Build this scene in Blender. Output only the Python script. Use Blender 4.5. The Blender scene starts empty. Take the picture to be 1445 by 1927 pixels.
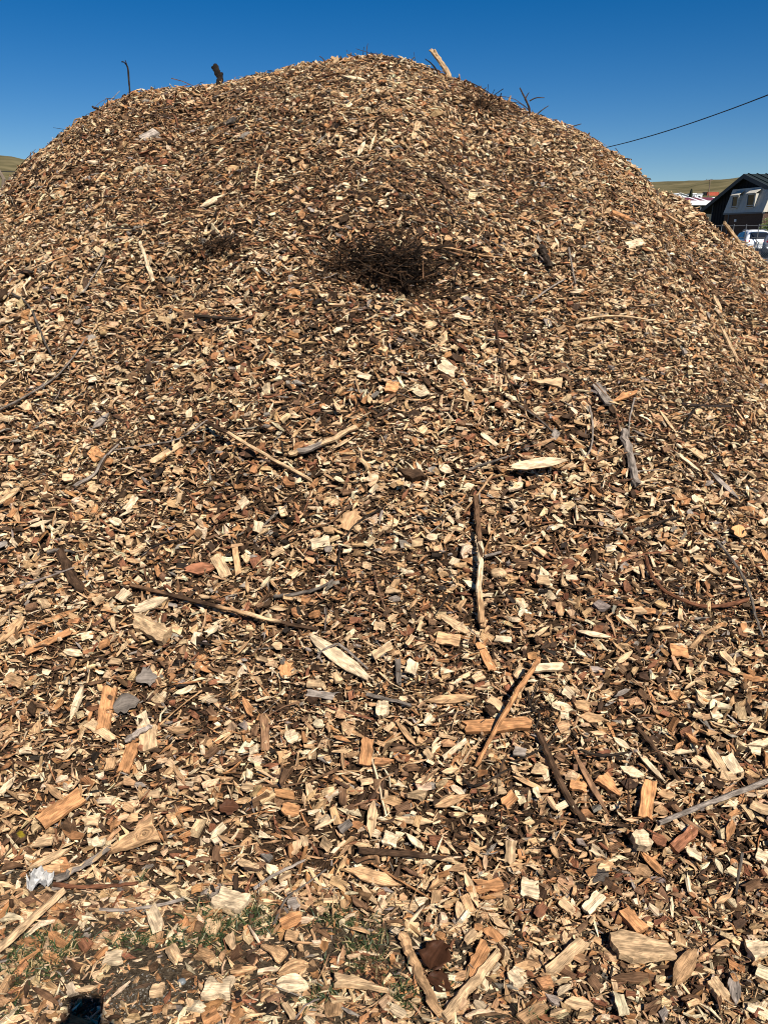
import bpy, math, random
import numpy as np
from mathutils import Vector, Matrix

SC = bpy.context.scene
COL = SC.collection
R_ = math.radians
rng = np.random.default_rng(11)
random.seed(5)

# ------------------------------------------------------------------ camera
F_PX, CAM_H = 1448.0, 1.5
PITCH = math.atan(525.5 / 1448.0)
CP, SP = math.cos(PITCH), math.sin(PITCH)
cam = bpy.data.cameras.new('camera')
camo = bpy.data.objects.new('camera', cam)
COL.objects.link(camo)
cam.sensor_fit = 'VERTICAL'
cam.sensor_height = 34.6
cam.lens = 26.0
cam.clip_start, cam.clip_end = 0.05, 6000
camo.location = (0, 0, CAM_H)
camo.rotation_euler = (math.pi / 2 - PITCH, 0, 0)
SC.camera = camo

# ------------------------------------------------------------------ light
SUN_DIR = Vector((0.370, -0.725, 0.936)).normalized()        # towards the sun: behind the camera, to the right
SUN_EL = math.asin(SUN_DIR.z)
SUN_AZ = math.atan2(SUN_DIR.x, SUN_DIR.y)
world = bpy.data.worlds.new('World')
SC.world = world
world.use_nodes = True
wn = world.node_tree.nodes
wl = world.node_tree.links
wn.clear()
sky = wn.new('ShaderNodeTexSky')
sky.sky_type = 'NISHITA'
sky.sun_disc = False
sky.sun_elevation = SUN_EL
sky.sun_rotation = SUN_AZ
sky.altitude = 2000
sky.air_density = 1.0
sky.dust_density = 0.0
sky.ozone_density = 3.0
bgn = wn.new('ShaderNodeBackground')
bgn.inputs['Strength'].default_value = 0.05
wout = wn.new('ShaderNodeOutputWorld')
hs = wn.new('ShaderNodeHueSaturation')
hs.inputs['Hue'].default_value = .506
hs.inputs['Saturation'].default_value = 1.46
hs.inputs['Value'].default_value = 1.0
wl.new(sky.outputs[0], hs.inputs['Color'])
wl.new(hs.outputs[0], bgn.inputs['Color'])
wl.new(bgn.outputs[0], wout.inputs['Surface'])
sd = bpy.data.lights.new('sun', 'SUN')
sd.energy = 5.0
sd.angle = R_(0.5)
sd.color = (1.0, 0.94, 0.86)
so = bpy.data.objects.new('sun', sd)
COL.objects.link(so)
so.rotation_euler = (-SUN_DIR).to_track_quat('-Z', 'Y').to_euler()
SC.view_settings.view_transform = 'Standard'
SC.view_settings.look = 'None'
SC.view_settings.gamma = 1
SC.view_settings.use_curve_mapping = False
SC.view_settings.exposure = 0.64
SC.cycles.filter_width = 1.05
SC.cycles.max_bounces = 5
SC.cycles.diffuse_bounces = 2

# ------------------------------------------------------------------ tagging
def tag(o, label=None, cat=None, group=None, kind=None):
    for k, v in (('label', label), ('category', cat), ('group', group), ('kind', kind)):
        if v:
            o[k] = v
    return o

def empty(name, loc=(0, 0, 0), rz=0.0):
    o = bpy.data.objects.new(name, None)
    o.location = loc
    o.rotation_euler = (0, 0, rz)
    o.empty_display_size = 0.1
    COL.objects.link(o)
    return o

class MB:
    """collects shapes, then links them as one mesh object"""
    def __init__(s):
        s.v, s.f, s.c, s.g, s.m = [], [], [], [], []
    def add(s, vs, fs, col=(1, 1, 1), guv=None, mi=0):
        b = len(s.v)
        s.v += [tuple(p) for p in vs]
        s.f += [tuple(b + i for i in f) for f in fs]
        s.m += [mi] * len(fs)
        if len(col) == len(vs) and not isinstance(col[0], (int, float)):
            s.c += [tuple(c) for c in col]
        else:
            s.c += [tuple(col)] * len(vs)
        s.g += [tuple(p) for p in (guv if guv is not None else vs)]
    def box(s, x0, x1, y0, y1, z0, z1, **k):
        vs = [(x, y, z) for z in (z0, z1) for y in (y0, y1) for x in (x0, x1)]
        s.add(vs, [(0, 2, 3, 1), (4, 5, 7, 6), (0, 1, 5, 4), (2, 6, 7, 3), (0, 4, 6, 2), (1, 3, 7, 5)], **k)
    def prism(s, poly, d, **k):
        """closed polygon (list of 3D points) pushed along vector d"""
        n = len(poly)
        a = [Vector(p) for p in poly]
        b = [p + Vector(d) for p in a]
        s.add(a + b, [tuple(range(n)), tuple(range(2 * n - 1, n - 1, -1))] + [(i, n + i, n + (i + 1) % n, (i + 1) % n) for i in range(n)], **k)
    def bar(s, p, q, w, h=None, **k):
        p, q = Vector(p), Vector(q)
        h = h or w
        d = (q - p).normalized()
        up = Vector((0, 0, 1)) if abs(d.z) < .95 else Vector((1, 0, 0))
        a = d.cross(up).normalized() * (w / 2)
        b = a.cross(d).normalized() * (h / 2)
        vs = [e + i * a + j * b for e in (p, q) for i, j in ((-1, -1), (1, -1), (1, 1), (-1, 1))]
        s.add(vs, [(0, 1, 2, 3), (7, 6, 5, 4), (0, 4, 5, 1), (1, 5, 6, 2), (2, 6, 7, 3), (3, 7, 4, 0)], **k)
    def tube(s, pts, rad, n=6, flat=1.0, up=None, col=(1, 1, 1), jag=0.0, seed=0, caps=True, mi=0):
        rr = random.Random(seed)
        pts = [Vector(p) for p in pts]
        m = len(pts)
        if not hasattr(rad, '__len__'):
            rad = [rad] * m
        vs, g, cs = [], [], []
        L = 0.0
        off = rr.random() * 50
        prev = None
        for i, p in enumerate(pts):
            d = (pts[min(i + 1, m - 1)] - pts[max(i - 1, 0)]).normalized()
            u = Vector(up) if up is not None else Vector((0, 0, 1))
            if abs(d.dot(u.normalized())) > .97:
                u = Vector((1, 0.2, 0))
            a = d.cross(u).normalized()
            b = a.cross(d).normalized()
            if i:
                L += (p - pts[i - 1]).length
            for j in range(n):
                t = 2 * math.pi * j / n
                r = rad[i] * (1 + rr.uniform(-.12, .12))
                q = p + a * (math.cos(t) * r) + b * (math.sin(t) * r * flat)
                if jag and i in (0, m - 1):
                    q = q + d * rr.uniform(-jag, jag)
                vs.append(q)
                g.append((L + off, math.cos(t) * r, math.sin(t) * r))
                cs.append(col[i] if not isinstance(col[0], (int, float)) else col)
        fs = [(i * n + j, i * n + (j + 1) % n, (i + 1) * n + (j + 1) % n, (i + 1) * n + j) for i in range(m - 1) for j in range(n)]
        if caps:
            fs += [tuple(range(n - 1, -1, -1)), tuple((m - 1) * n + j for j in range(n))]
        s.add(vs, fs, col=cs, guv=g, mi=mi)
    def mesh(s, name, mats, smooth=False, attrs=False):
        me = bpy.data.meshes.new(name)
        me.from_pydata(s.v, [], s.f)
        for m in (mats if isinstance(mats, (list, tuple)) else [mats]):
            me.materials.append(m)
        if any(s.m):
            me.polygons.foreach_set('material_index', s.m)
        if smooth:
            me.polygons.foreach_set('use_smooth', [True] * len(me.polygons))
        if attrs:
            a = me.attributes.new('col', 'FLOAT_COLOR', 'POINT')
            a.data.foreach_set('color', np.array([(c[0], c[1], c[2], 1) for c in s.c], np.float32).ravel())
            b = me.attributes.new('guv', 'FLOAT_VECTOR', 'POINT')
            b.data.foreach_set('vector', np.array(s.g, np.float32).ravel())
        me.update()
        return me
    def build(s, name, mats, parent=None, smooth=False, attrs=False, loc=None):
        o = bpy.data.objects.new(name, s.mesh(name, mats, smooth, attrs))
        COL.objects.link(o)
        if loc is not None:
            o.location = loc
        if parent is not None:
            o.parent = parent
        return o

# ------------------------------------------------------------------ materials
def mat(name, col=(.5, .5, .5), rough=.7, metal=0.0, var=0.0, scale=5.0, bump=0.0, spec=.5, col2=None, stretch=None):
    m = bpy.data.materials.new(name)
    m.use_nodes = True
    nt = m.node_tree
    p = nt.nodes['Principled BSDF']
    p.inputs['Base Color'].default_value = (*col, 1)
    p.inputs['Roughness'].default_value = rough
    p.inputs['Metallic'].default_value = metal
    p.inputs['Specular IOR Level'].default_value = spec
    if var or bump or col2:
        tc = nt.nodes.new('ShaderNodeTexCoord')
        mp = nt.nodes.new('ShaderNodeMapping')
        mp.inputs['Scale'].default_value = stretch or (1, 1, 1)
        nt.links.new(tc.outputs['Object'], mp.inputs['Vector'])
        nz = nt.nodes.new('ShaderNodeTexNoise')
        nz.inputs['Scale'].default_value = scale
        nz.inputs['Detail'].default_value = 6
        nz.inputs['Roughness'].default_value = .65
        nt.links.new(mp.outputs[0], nz.inputs['Vector'])
        rp = nt.nodes.new('ShaderNodeValToRGB')
        c2 = col2 or tuple(min(1, c * (1 + var)) for c in col)
        c1 = col if col2 else tuple(c * (1 - var) for c in col)
        rp.color_ramp.elements[0].position = .35
        rp.color_ramp.elements[1].position = .65
        rp.color_ramp.elements[0].color = (*c1, 1)
        rp.color_ramp.elements[1].color = (*c2, 1)
        nt.links.new(nz.outputs['Fac'], rp.inputs['Fac'])
        nt.links.new(rp.outputs['Color'], p.inputs['Base Color'])
        if bump:
            bp = nt.nodes.new('ShaderNodeBump')
            bp.inputs['Strength'].default_value = bump
            bp.inputs['Distance'].default_value = .02
            nt.links.new(nz.outputs['Fac'], bp.inputs['Height'])
            nt.links.new(bp.outputs[0], p.inputs['Normal'])
    return m

def wood_material(name, grain=(.35, 1.15), rough=.72, blotch=.45, bump=.5):
    """wood: colour attribute of the piece x grain drawn out along the piece x stains"""
    m = bpy.data.materials.new(name)
    m.use_nodes = True
    nt = m.node_tree
    N, Lk = nt.nodes, nt.links
    p = N['Principled BSDF']
    p.inputs['Roughness'].default_value = rough
    p.inputs['Specular IOR Level'].default_value = .12
    ac = N.new('ShaderNodeAttribute'); ac.attribute_name = 'col'
    ag = N.new('ShaderNodeAttribute'); ag.attribute_name = 'guv'
    mp = N.new('ShaderNodeMapping'); mp.inputs['Scale'].default_value = (26, 520, 520)
    Lk.new(ag.outputs['Vector'], mp.inputs['Vector'])
    n1 = N.new('ShaderNodeTexNoise'); n1.inputs['Scale'].default_value = 1; n1.inputs['Detail'].default_value = 3
    Lk.new(mp.outputs[0], n1.inputs['Vector'])
    r1 = N.new('ShaderNodeMapRange')
    r1.inputs['From Min'].default_value = .3; r1.inputs['From Max'].default_value = .62
    r1.inputs['To Min'].default_value = grain[0]; r1.inputs['To Max'].default_value = grain[1]
    Lk.new(n1.outputs['Fac'], r1.inputs['Value'])
    mp2 = N.new('ShaderNodeMapping'); mp2.inputs['Scale'].default_value = (38, 75, 75)
    Lk.new(ag.outputs['Vector'], mp2.inputs['Vector'])
    n2 = N.new('ShaderNodeTexNoise'); n2.inputs['Scale'].default_value = 1; n2.inputs['Detail'].default_value = 4
    Lk.new(mp2.outputs[0], n2.inputs['Vector'])
    r2 = N.new('ShaderNodeMapRange')
    r2.inputs['From Min'].default_value = .38; r2.inputs['From Max'].default_value = .6
    r2.inputs['To Min'].default_value = blotch; r2.inputs['To Max'].default_value = 1.08
    Lk.new(n2.outputs['Fac'], r2.inputs['Value'])
    mu = N.new('ShaderNodeMath'); mu.operation = 'MULTIPLY'
    Lk.new(r1.outputs[0], mu.inputs[0]); Lk.new(r2.outputs[0], mu.inputs[1])
    vm = N.new('ShaderNodeVectorMath'); vm.operation = 'SCALE'
    Lk.new(ac.outputs['Color'], vm.inputs[0]); Lk.new(mu.outputs[0], vm.inputs['Scale'])
    # darker stain leans redder
    Lk.new(vm.outputs[0], p.inputs['Base Color'])
    bp = N.new('ShaderNodeBump'); bp.inputs['Strength'].default_value = bump; bp.inputs['Distance'].default_value = .002
    Lk.new(n1.outputs['Fac'], bp.inputs['Height'])
    Lk.new(bp.outputs[0], p.inputs['Normal'])
    return m

M_WOOD = wood_material('chipped_wood', grain=(.5, 1.15), blotch=.55)
M_BARK = wood_material('rough_bark', grain=(.45, 1.3), blotch=.5, rough=.85, bump=.9)
M_MULCH_SHADE = mat('mulch_and_gap_shade', (.016, .010, .006), .95, var=0, scale=170, bump=1.0, col2=(.105, .060, .032), spec=.1)  # mulch, coloured darker to double as shadow in gaps between the chips
M_SOIL = mat('dark_soil_and_grit', (.028, .02, .012), .95, scale=70, bump=1.0, col2=(.11, .08, .05), spec=.1)

# ------------------------------------------------------------------ the heap's height field
YC = 5.2
XK = np.linspace(-4, 4, 41)
RK = np.array([1.12, 1.139, 1.177, 1.196, 1.383, 1.464, 1.561, 1.545, 1.767, 1.734, 1.996, 2.136, 2.258, 2.32, 2.36, 2.34, 2.391, 2.443, 2.483, 2.505, 2.53,
               2.442, 2.351, 2.26, 2.208, 2.167, 2.088, 1.974, 1.752, 1.705, 1.532, 1.447, 1.263, 1.215, 1.0, 0.971, 0.847, 0.804, 0.718, 0.671, 0.647])
RX = np.concatenate([[-7.5], XK, [6.5]])
RR = np.concatenate([[0.0], RK, [0.0]])
_tab = rng.random((64, 64))

def vnoise(x, y):
    xi, yi = np.floor(x).astype(int), np.floor(y).astype(int)
    fx, fy = x - xi, y - yi
    fx, fy = fx * fx * (3 - 2 * fx), fy * fy * (3 - 2 * fy)
    T = lambda a, b: _tab[a % 64, b % 64]
    return (T(xi, yi) * (1 - fx) + T(xi + 1, yi) * fx) * (1 - fy) + (T(xi, yi + 1) * (1 - fx) + T(xi + 1, yi + 1) * fx) * fy - .5

def toe(x):
    return 1.36 - .11 * np.tanh(x * 1.5) + .03 * x * x

def height(x, y):
    x, y = np.asarray(x, float), np.asarray(y, float)
    r = np.interp(x, RX, RR)
    t0 = (y - toe(x)) / (YC - toe(x))
    t = np.clip(t0, 0, None)
    S = .55 * t + 1.45 * t ** 2 - t ** 3
    S = np.where(t > 1, 1 + .45 * (t - 1), S)
    a = r * S
    b = r + .10 - (y - YC) * .55
    k = .22
    h = np.clip(.5 + .5 * (b - a) / k, 0, 1)
    z = b * (1 - h) + a * h - k * h * (1 - h)
    on = np.clip(t0 * 4, 0, 1) * np.clip(z * 3, 0, 1)
    z = z + on * (.075 * vnoise(x * 1.7 + 3, y * 1.7) + .045 * vnoise(x * 4.3, y * 4.3 + 9) + .022 * vnoise(x * 11 + 5, y * 11))
    # the ledge with the root tangle, and the hollow beneath it
    z = z - .13 * np.exp(-(((x - .05) / .27) ** 2 + ((y - 3.40) / .11) ** 2)) + .07 * np.exp(-(((x - .04) / .34) ** 2 + ((y - 3.66) / .16) ** 2))
    z = z - .13 * np.exp(-(((x + .93) / .17) ** 2 + ((y - 3.43) / .08) ** 2)) + .04 * np.exp(-(((x + .93) / .18) ** 2 + ((y - 3.58) / .09) ** 2))
    return np.where(t0 < 0, -.06, z)

def surf(x, y):
    return np.maximum(height(x, y), 0.0)

def normal_at(x, y, e=.03):
    dx = (surf(x + e, y) - surf(x - e, y)) / (2 * e)
    dy = (surf(x, y + e) - surf(x, y - e)) / (2 * e)
    n = np.stack([-dx, -dy, np.ones_like(dx)], -1)
    return n / np.linalg.norm(n, axis=-1, keepdims=True)

def rays(px, py):
    xc = (np.asarray(px, float) - 722.5) / F_PX
    yc = (963.5 - np.asarray(py, float)) / F_PX
    return np.stack([xc, CP + SP * yc, -SP + CP * yc], -1)

def project(P):
    P = np.asarray(P, float)
    x, y, z = P[..., 0], P[..., 1], P[..., 2] - CAM_H
    d = y * CP - z * SP
    return 722.5 + F_PX * x / d, 963.5 - F_PX * (y * SP + z * CP) / d, d

_TT = np.arange(.9, 7.5, .004)
def on_heap(px, py):
    """the point of the heap (or of the ground in front of it) seen in a direction, and its distance along the view axis"""
    d = rays(px, py)
    P = d[None, :] * _TT[:, None]
    P[:, 2] += CAM_H
    hit = np.nonzero(P[:, 2] <= surf(P[:, 0], P[:, 1]))[0]
    i = hit[0] if len(hit) else None
    if i is None:
        P2 = P.copy()
        gap = P[:, 2] - surf(P[:, 0], P[:, 1])
        i = int(np.argmin(gap))
    return Vector(P[i]), float(_TT[i])

def far(px, py, Y):
    d = rays(px, py)
    t = Y / d[1]
    return Vector((d[0] * t, Y, CAM_H + d[2] * t))

def nrm(p):
    return Vector(normal_at(np.array(p.x), np.array(p.y)))

# ================================================================== SETTING
def sheet(name, x0, x1, y0, y1, z, m, n=1):
    b = MB()
    b.add([(x0, y0, z), (x1, y0, z), (x1, y1, z), (x0, y1, z)], [(0, 1, 2, 3)])
    return tag(b.build(name, m), kind='structure')

M_GROUND = mat('dry_grass_and_dirt', (.10, .085, .05), .95, scale=.6, col2=(.16, .14, .085))
M_ASPHALT = mat('worn_asphalt', (.05, .05, .05), .9, scale=8, col2=(.085, .082, .078), bump=.4)
sheet('ground', -1500, 1500, -60, 3000, -.004, M_GROUND)
tag(sheet('yard_soil', -12, 12, -6, 11, 0.0, M_SOIL), kind='structure')
tag(sheet('car_park', -40, 90, 11.01, 66, 0.0, M_ASPHALT), kind='structure')

# hills: a ring of dry grassy terrain far behind everything
def hills():
    vs, fs = [], []
    na, nr = 121, 26
    for i in range(na):
        az = R_(-75 + 150 * i / (na - 1))
        dg = math.degrees(az)
        el = .0530 + .0012 * math.sin(az * 9 + 1) + (.003 * max(-2, min(2, (dg - 20) / 7))) + .028 * math.exp(-((dg + 27) / 9) ** 2)
        for j in range(nr):
            t = j / (nr - 1)
            r = 330 + 1100 * t
            z = 1050 * el * (math.sin(min(t / .62, 1) * math.pi / 2) ** 1.6) * (1.0 if t < .62 else math.cos((t - .62) * 1.6))
            z += 2.6 * math.sin(az * 60 + t * 9) * math.sin(t * 17 + az * 21) * min(1, t * 3)
            vs.append((r * math.sin(az), r * math.cos(az), z - .5))
    for i in range(na - 1):
        for j in range(nr - 1):
            a = i * nr + j
            fs.append((a, a + 1, a + nr + 1, a + nr))
    b = MB()
    b.add(vs, fs)
    m = mat('dry_hill_grass', (.066, .058, .024), .95, scale=.035, col2=(.15, .122, .06), stretch=(1, 1, 4), spec=.1)
    return tag(b.build('hills', m, smooth=True), 'dry olive green grassy hills along the skyline', kind='structure')
hills()
# the rising bank that the sheds below the hill stand on
def bank_z(Y):
    return max(0.0, min(Y, 385) - 118) * .0662
b = MB()
vs = []
for Y in (100, 118, 160, 220, 300, 385, 620):
    for X in (-60, 60, 120, 200, 420, 700):
        vs.append((X, Y, bank_z(Y) - .02 - (.3 if Y == 100 else 0)))
b.add(vs, [(i * 6 + j, i * 6 + j + 1, (i + 1) * 6 + j + 1, (i + 1) * 6 + j) for i in range(6) for j in range(5)])
tag(b.build('bank', mat('bank_grass', (.055, .06, .022), .95, scale=.2, col2=(.13, .12, .05), spec=.1), smooth=True), kind='structure')

M_NAVY = mat('dark_weatherboard', (.006, .007, .009), .8, spec=.2)
M_CREAM = mat('cream_metal_cladding', (.50, .465, .385), .55, var=.04, scale=3)
M_ROOF = mat('dark_green_roof_sheet', (.011, .018, .018), .75, spec=.25, var=.1, scale=2)
M_BARGE = mat('dark_bargeboard', (.03, .034, .038), .6)
M_TRIM = mat('slate_trim', (.09, .10, .11), .5)
M_GREYCLAD = M_CREAM
M_GLASS = mat('window_glass', (.03, .04, .05), .06, spec=.8)
M_GLASS.node_tree.nodes['Principled BSDF'].inputs['Transmission Weight'].default_value = .35
M_BLIND = mat('window_blind', (.45, .47, .48), .8)
M_ALU = mat('window_frame', (.42, .43, .43), .45, metal=.3)
M_BRICK = mat('brown_brick', (.085, .046, .028), .9, var=.3, scale=9)
M_MORTAR = mat('mortar', (.10, .08, .06), .95, var=.15, scale=20)
M_GALV = mat('galvanised_steel', (.38, .39, .40), .45, metal=.7)
M_RAIL = mat('dull_fence_paint', (.13, .13, .13), .6)
M_WHITE = mat('white_paint', (.75, .76, .76), .5, var=.05, scale=2)
M_REDROOF = mat('maroon_roof_sheet', (.14, .028, .035), .5, var=.15, scale=1)
M_DARK = mat('dark_wall', (.03, .035, .03), .9)  # even dark colour of the wall under the white fascia
M_ORANGE = mat('orange_container_paint', (.45, .085, .04), .55, var=.2, scale=1.5)
M_POLE = mat('weathered_pole_wood', (.16, .12, .085), .9, var=.2, scale=5)
M_WIRE = mat('black_cable', (.012, .012, .014), .6)

# ---------------------------------------------------------------- the two-storey house
BETA = R_(7)
HC = far(1424, 474, 64.0); HC.z = 0.0
CB, SB = math.cos(BETA), math.sin(BETA)
def loc_of(px, py, axis, val):
    """where the line of sight meets the house's local plane x=val or y=val"""
    d = rays(px, py)
    o = Vector((-HC.x, -HC.y, CAM_H))
    ol = Vector((o.x * CB + o.y * SB, -o.x * SB + o.y * CB, o.z))
    dl = Vector((d[0] * CB + d[1] * SB, -d[0] * SB + d[1] * CB, d[2]))
    k = 0 if axis == 'x' else 1
    t = (val - ol[k]) / dl[k]
    return ol + dl * t

house = tag(empty('house', HC, BETA), 'two-storey dark house with a green gabled roof and cream dormer cladding over brick', 'house')
apex = loc_of(1400, 327, 'x', .45)
rk = loc_of(1445, 349, 'x', .45)
lf = loc_of(1313, 399, 'x', .45)
sl = (rk.z - apex.z) / (rk.y - apex.y)
near_e = Vector((.45, -.16, apex.z + sl * (-.16 - apex.y)))
DEP = 11.0
def roof_part(name, a, b, th=.16):
    m_ = MB()
    m_.prism([(a.x, a.y, a.z), (b.x, b.y, b.z), (b.x, b.y, b.z - th), (a.x, a.y, a.z - th)], (DEP, 0, 0))
    # standing ribs along the slope
    o = m_.build(name, M_ROOF, house)
    r = MB()
    k = .35
    up = Vector((0, 0, .03))
    while k < DEP - .1:
        r.bar(Vector((a.x + k, a.y, a.z)) + up, Vector((b.x + k, b.y, b.z)) + up, .05, .07)
        k += .76
    r.build('roof_rib', M_ROOF, o)
    return o
roof_part('roof', apex, near_e)
roof_part('roof', apex + Vector((0, .002, 0)), lf)
for q in (near_e, lf):
    b = MB()
    b.prism([(.38, apex.y, apex.z - .0), (.38, q.y, q.z - .0), (.38, q.y, q.z - .34), (.38, apex.y, apex.z - .34)], (.066, 0, 0))
    b.build('bargeboard', M_BARGE, house)
wl_ = loc_of(1340, 400, 'x', .8)
sl2 = (lf.z - apex.z) / (lf.y - apex.y)
rz = lambda y: (apex.z + (sl2 if y > apex.y else sl) * (y - apex.y)) - .17
b = MB()
b.prism([(.8, wl_.y, 0), (.8, wl_.y, rz(wl_.y)), (.8, apex.y, rz(apex.y)), (.8, .32, rz(.32)), (.8, .32, 0)], (.18, 0, 0))
gw = b.build('gable_wall', M_NAVY, house)
b = MB()
yy = .5
while yy < wl_.y - .1:
    b.box(.77, .798, yy, yy + .05, .02, rz(yy) - .05)
    yy += .45
b.build('cover_batten', M_NAVY, gw)
b = MB()
b.box(.74, .80, wl_.y - .002, wl_.y + .06, 0, rz(wl_.y) - .02)
b.build('corner_trim', M_TRIM, house)
# carport post and its back wall
b = MB(); b.box(.85, DEP, wl_.y + 3.0, wl_.y + 3.15, 0, 1.8); b.build('carport_wall', M_TRIM, house)
b = MB(); b.box(.5, .6, lf.y - .35, lf.y - .25, 0, lf.z - .2); b.build('carport_post', M_TRIM, house)
# brick storey: courses of separate bricks on the lit wall and the shaded front
zb = loc_of(1425, 398, 'x', 0).z
yb = loc_of(1363, 402, 'x', 0).y
b = MB(); b.box(.012, DEP - .5, .012, yb, 0, zb - .02)
bw = b.build('brick_wall', M_MORTAR, house)
brk = MB(); brk.box(0, .23, -.0, .02, 0, .076)
brick_me = brk.mesh('brick', M_BRICK)
brk2 = MB(); brk2.box(0, .02, 0, .23, 0, .076)
brick_me2 = brk2.mesh('brick', M_BRICK)
many, shown = MB(), 0
row = 0
z = .02
while z < zb - .1:
    k = 0
    x = -.12 * (row % 2)
    while x < 4.6:
        if z > 1.0 and x < 2.4 and x >= 0 and shown < 290:
            o = bpy.data.objects.new('brick', brick_me); COL.objects.link(o); o.parent = bw
            o.location = (x, -.004 * random.random(), z); shown += 1
        elif x >= 0:
            many.box(x, x + .23, -.003, .02, z, z + .076)
        x += .242
    y = .03 + .12 * (row % 2)
    while y < yb - .25:
        many.box(-.003, .02, y, y + .23, z, z + .076)
        y += .242
    z += .086
    row += 1
tag(many.build('bricks', M_BRICK, bw), kind='stuff')
# mansard storey
MX = .45
mt1 = loc_of(1377, 358, 'x', MX); mt0 = loc_of(1438, 350, 'x', MX)
mb1 = loc_of(1361, 402, 'x', -.10); mb0 = loc_of(1425, 398, 'x', -.10)
zt_, zb_ = (mt0.z + mt1.z) / 2, (mb0.z + mb1.z) / 2 + .0
y0m, y1m = -.06, (mt1.y + mb1.y) / 2
ROFF = []
npan = 9
for i in range(npan):
    ya = y0m + (y1m - y0m) * i / npan + .012
    yb_ = y0m + (y1m - y0m) * (i + 1) / npan - .012
    b = MB()
    b.prism([(-.10, ya, zb_), (MX, ya, zt_), (MX + .06, ya, zt_), (-.04, ya, zb_)], (0, yb_ - ya, 0))
    b.build('cladding_panel', M_CREAM, house)
b = MB()
b.prism([(-.07, y0m + .02, zb_ + .03), (MX + .03, y0m + .02, zt_ - .02), (.9, y0m + .02, zt_ - .02), (.9, y0m + .02, zb_ + .03)], (0, y1m - y0m - .04, 0))
b.build('mansard_body', M_TRIM, house)
b = MB(); b.box(-.13, .1, y0m, y1m, zb_ - .12, zb_ - .003); b.build('mansard_soffit', M_TRIM, house)
# lit end wall above the brick: vertical boards cut to the mansard slope
x = -.08
i = 0
while x < DEP - 1:
    x2 = x + .38
    zt = lambda xx: min(zb_ + (xx + .10) / (MX + .10) * (zt_ - zb_), near_e.z - .19)
    b = MB()
    b.prism([(x, -.10, zb_ - .02), (x2 - .025, -.10, zb_ - .02), (x2 - .025, -.10, max(zt(x2 - .03), zb_ + .05)), (x, -.10, max(zt(x), zb_))], (0, .035, 0))
    b.build('wall_board', M_CREAM, house)
    x = x2
    i += 1
b = MB(); b.box(MX + .12, DEP - .6, -.06, .9, zb_ - .0, near_e.z - .22); b.build('end_wall', M_CREAM, house)
# dormer windows with sloping hoods
for (xa, xb_, pt, pb) in ((1374, 1389, 368, 393), (1402, 1421, 364, 392)):
    a = loc_of(xa, pb, 'x', -.04); c = loc_of(xb_, pt, 'x', -.04)
    ys, ye = min(a.y, c.y), max(a.y, c.y)
    z0, z1 = min(a.z, c.z), max(a.z, c.z)
    w = bpy.data.objects.new('dormer_window', None)
    COL.objects.link(w); w.parent = house
    f = MB()
    for (p0, p1, q0, q1) in ((ys, ye, z0, z0 + .07), (ys, ye, z1 - .07, z1), (ys, ys + .07, z0, z1), (ye - .07, ye, z0, z1)):
        f.box(-.06, .03, p0, p1, q0, q1)
    f.box(-.04, .02, ys + .07, ye - .07, (z0 + z1) / 2 - .35, (z0 + z1) / 2 - .30)
    f.build('frame', M_ALU, w)
    g = MB(); g.box(-.01, 0.0, ys + .06, ye - .06, z0 + .06, z1 - .06); g.build('pane', M_GLASS, w)
    g = MB(); g.box(.004, .012, ys + .1, ye - .1, z0 + .55, z1 - .1); g.build('blind', M_BLIND, w)
    # side cheeks and hood
    kz = (zt_ - zb_) / (MX + .10)
    xs_ = lambda zz: -.10 + (zz - zb_) / kz
    for yy_ in (ys - .06, ye):
        b = MB()
        b.prism([(-.04, yy_, z0), (-.04, yy_, z1), (xs_(z1) + .05, yy_, z1), (xs_(z0) + .03, yy_, z0)], (0, .06, 0))
        b.build('dormer_cheek', M_CREAM, house)
    b = MB()
    ztop = min(z1 + .42, zt_ + .05)
    b.prism([(-.16, ys - .12, z1 + .0), (xs_(ztop) + .1, ys - .12, ztop), (xs_(ztop) + .1, ys - .12, ztop + .05), (-.16, ys - .12, z1 + .05)], (0, ye - ys + .24, 0))
    b.build('dormer_hood', M_CREAM, house)
b = MB(); q = loc_of(1369, 415, 'x', -.05)
b.tube([(-.05, q.y, .02), (-.05, q.y, zb_ - .1)], .045, n=8)
b.build('downpipe', M_TRIM, house)
b = MB(); q = loc_of(1383, 415, 'x', -.02); b.box(-.06, 0, q.y - .12, q.y + .12, q.z - .1, q.z + .1); b.build('wall_light', M_WHITE, house)

# ---------------------------------------------------------------- fences
pa, pb = far(1336, 421, 57.5), far(1452, 424, 54.0)
gf = tag(empty('tube_fence', (pa.x, pa.y, 0)), 'low galvanised tube fence in front of the dark house behind the parked cars', 'fence')
dv = Vector((pb.x - pa.x, pb.y - pa.y, 0))
def g_at(t, z): return Vector((dv.x * t, dv.y * t, z))
for zz in (1.95, 1.2, .35):
    b = MB(); b.tube([g_at(0, zz), g_at(1, zz)], .022, n=6); b.build('rail', M_RAIL, gf)
for k in range(6):
    t = k / 5
    b = MB(); b.tube([g_at(t, 0), g_at(t, 2.05)], .028, n=6); b.build('post', M_RAIL, gf)
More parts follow.
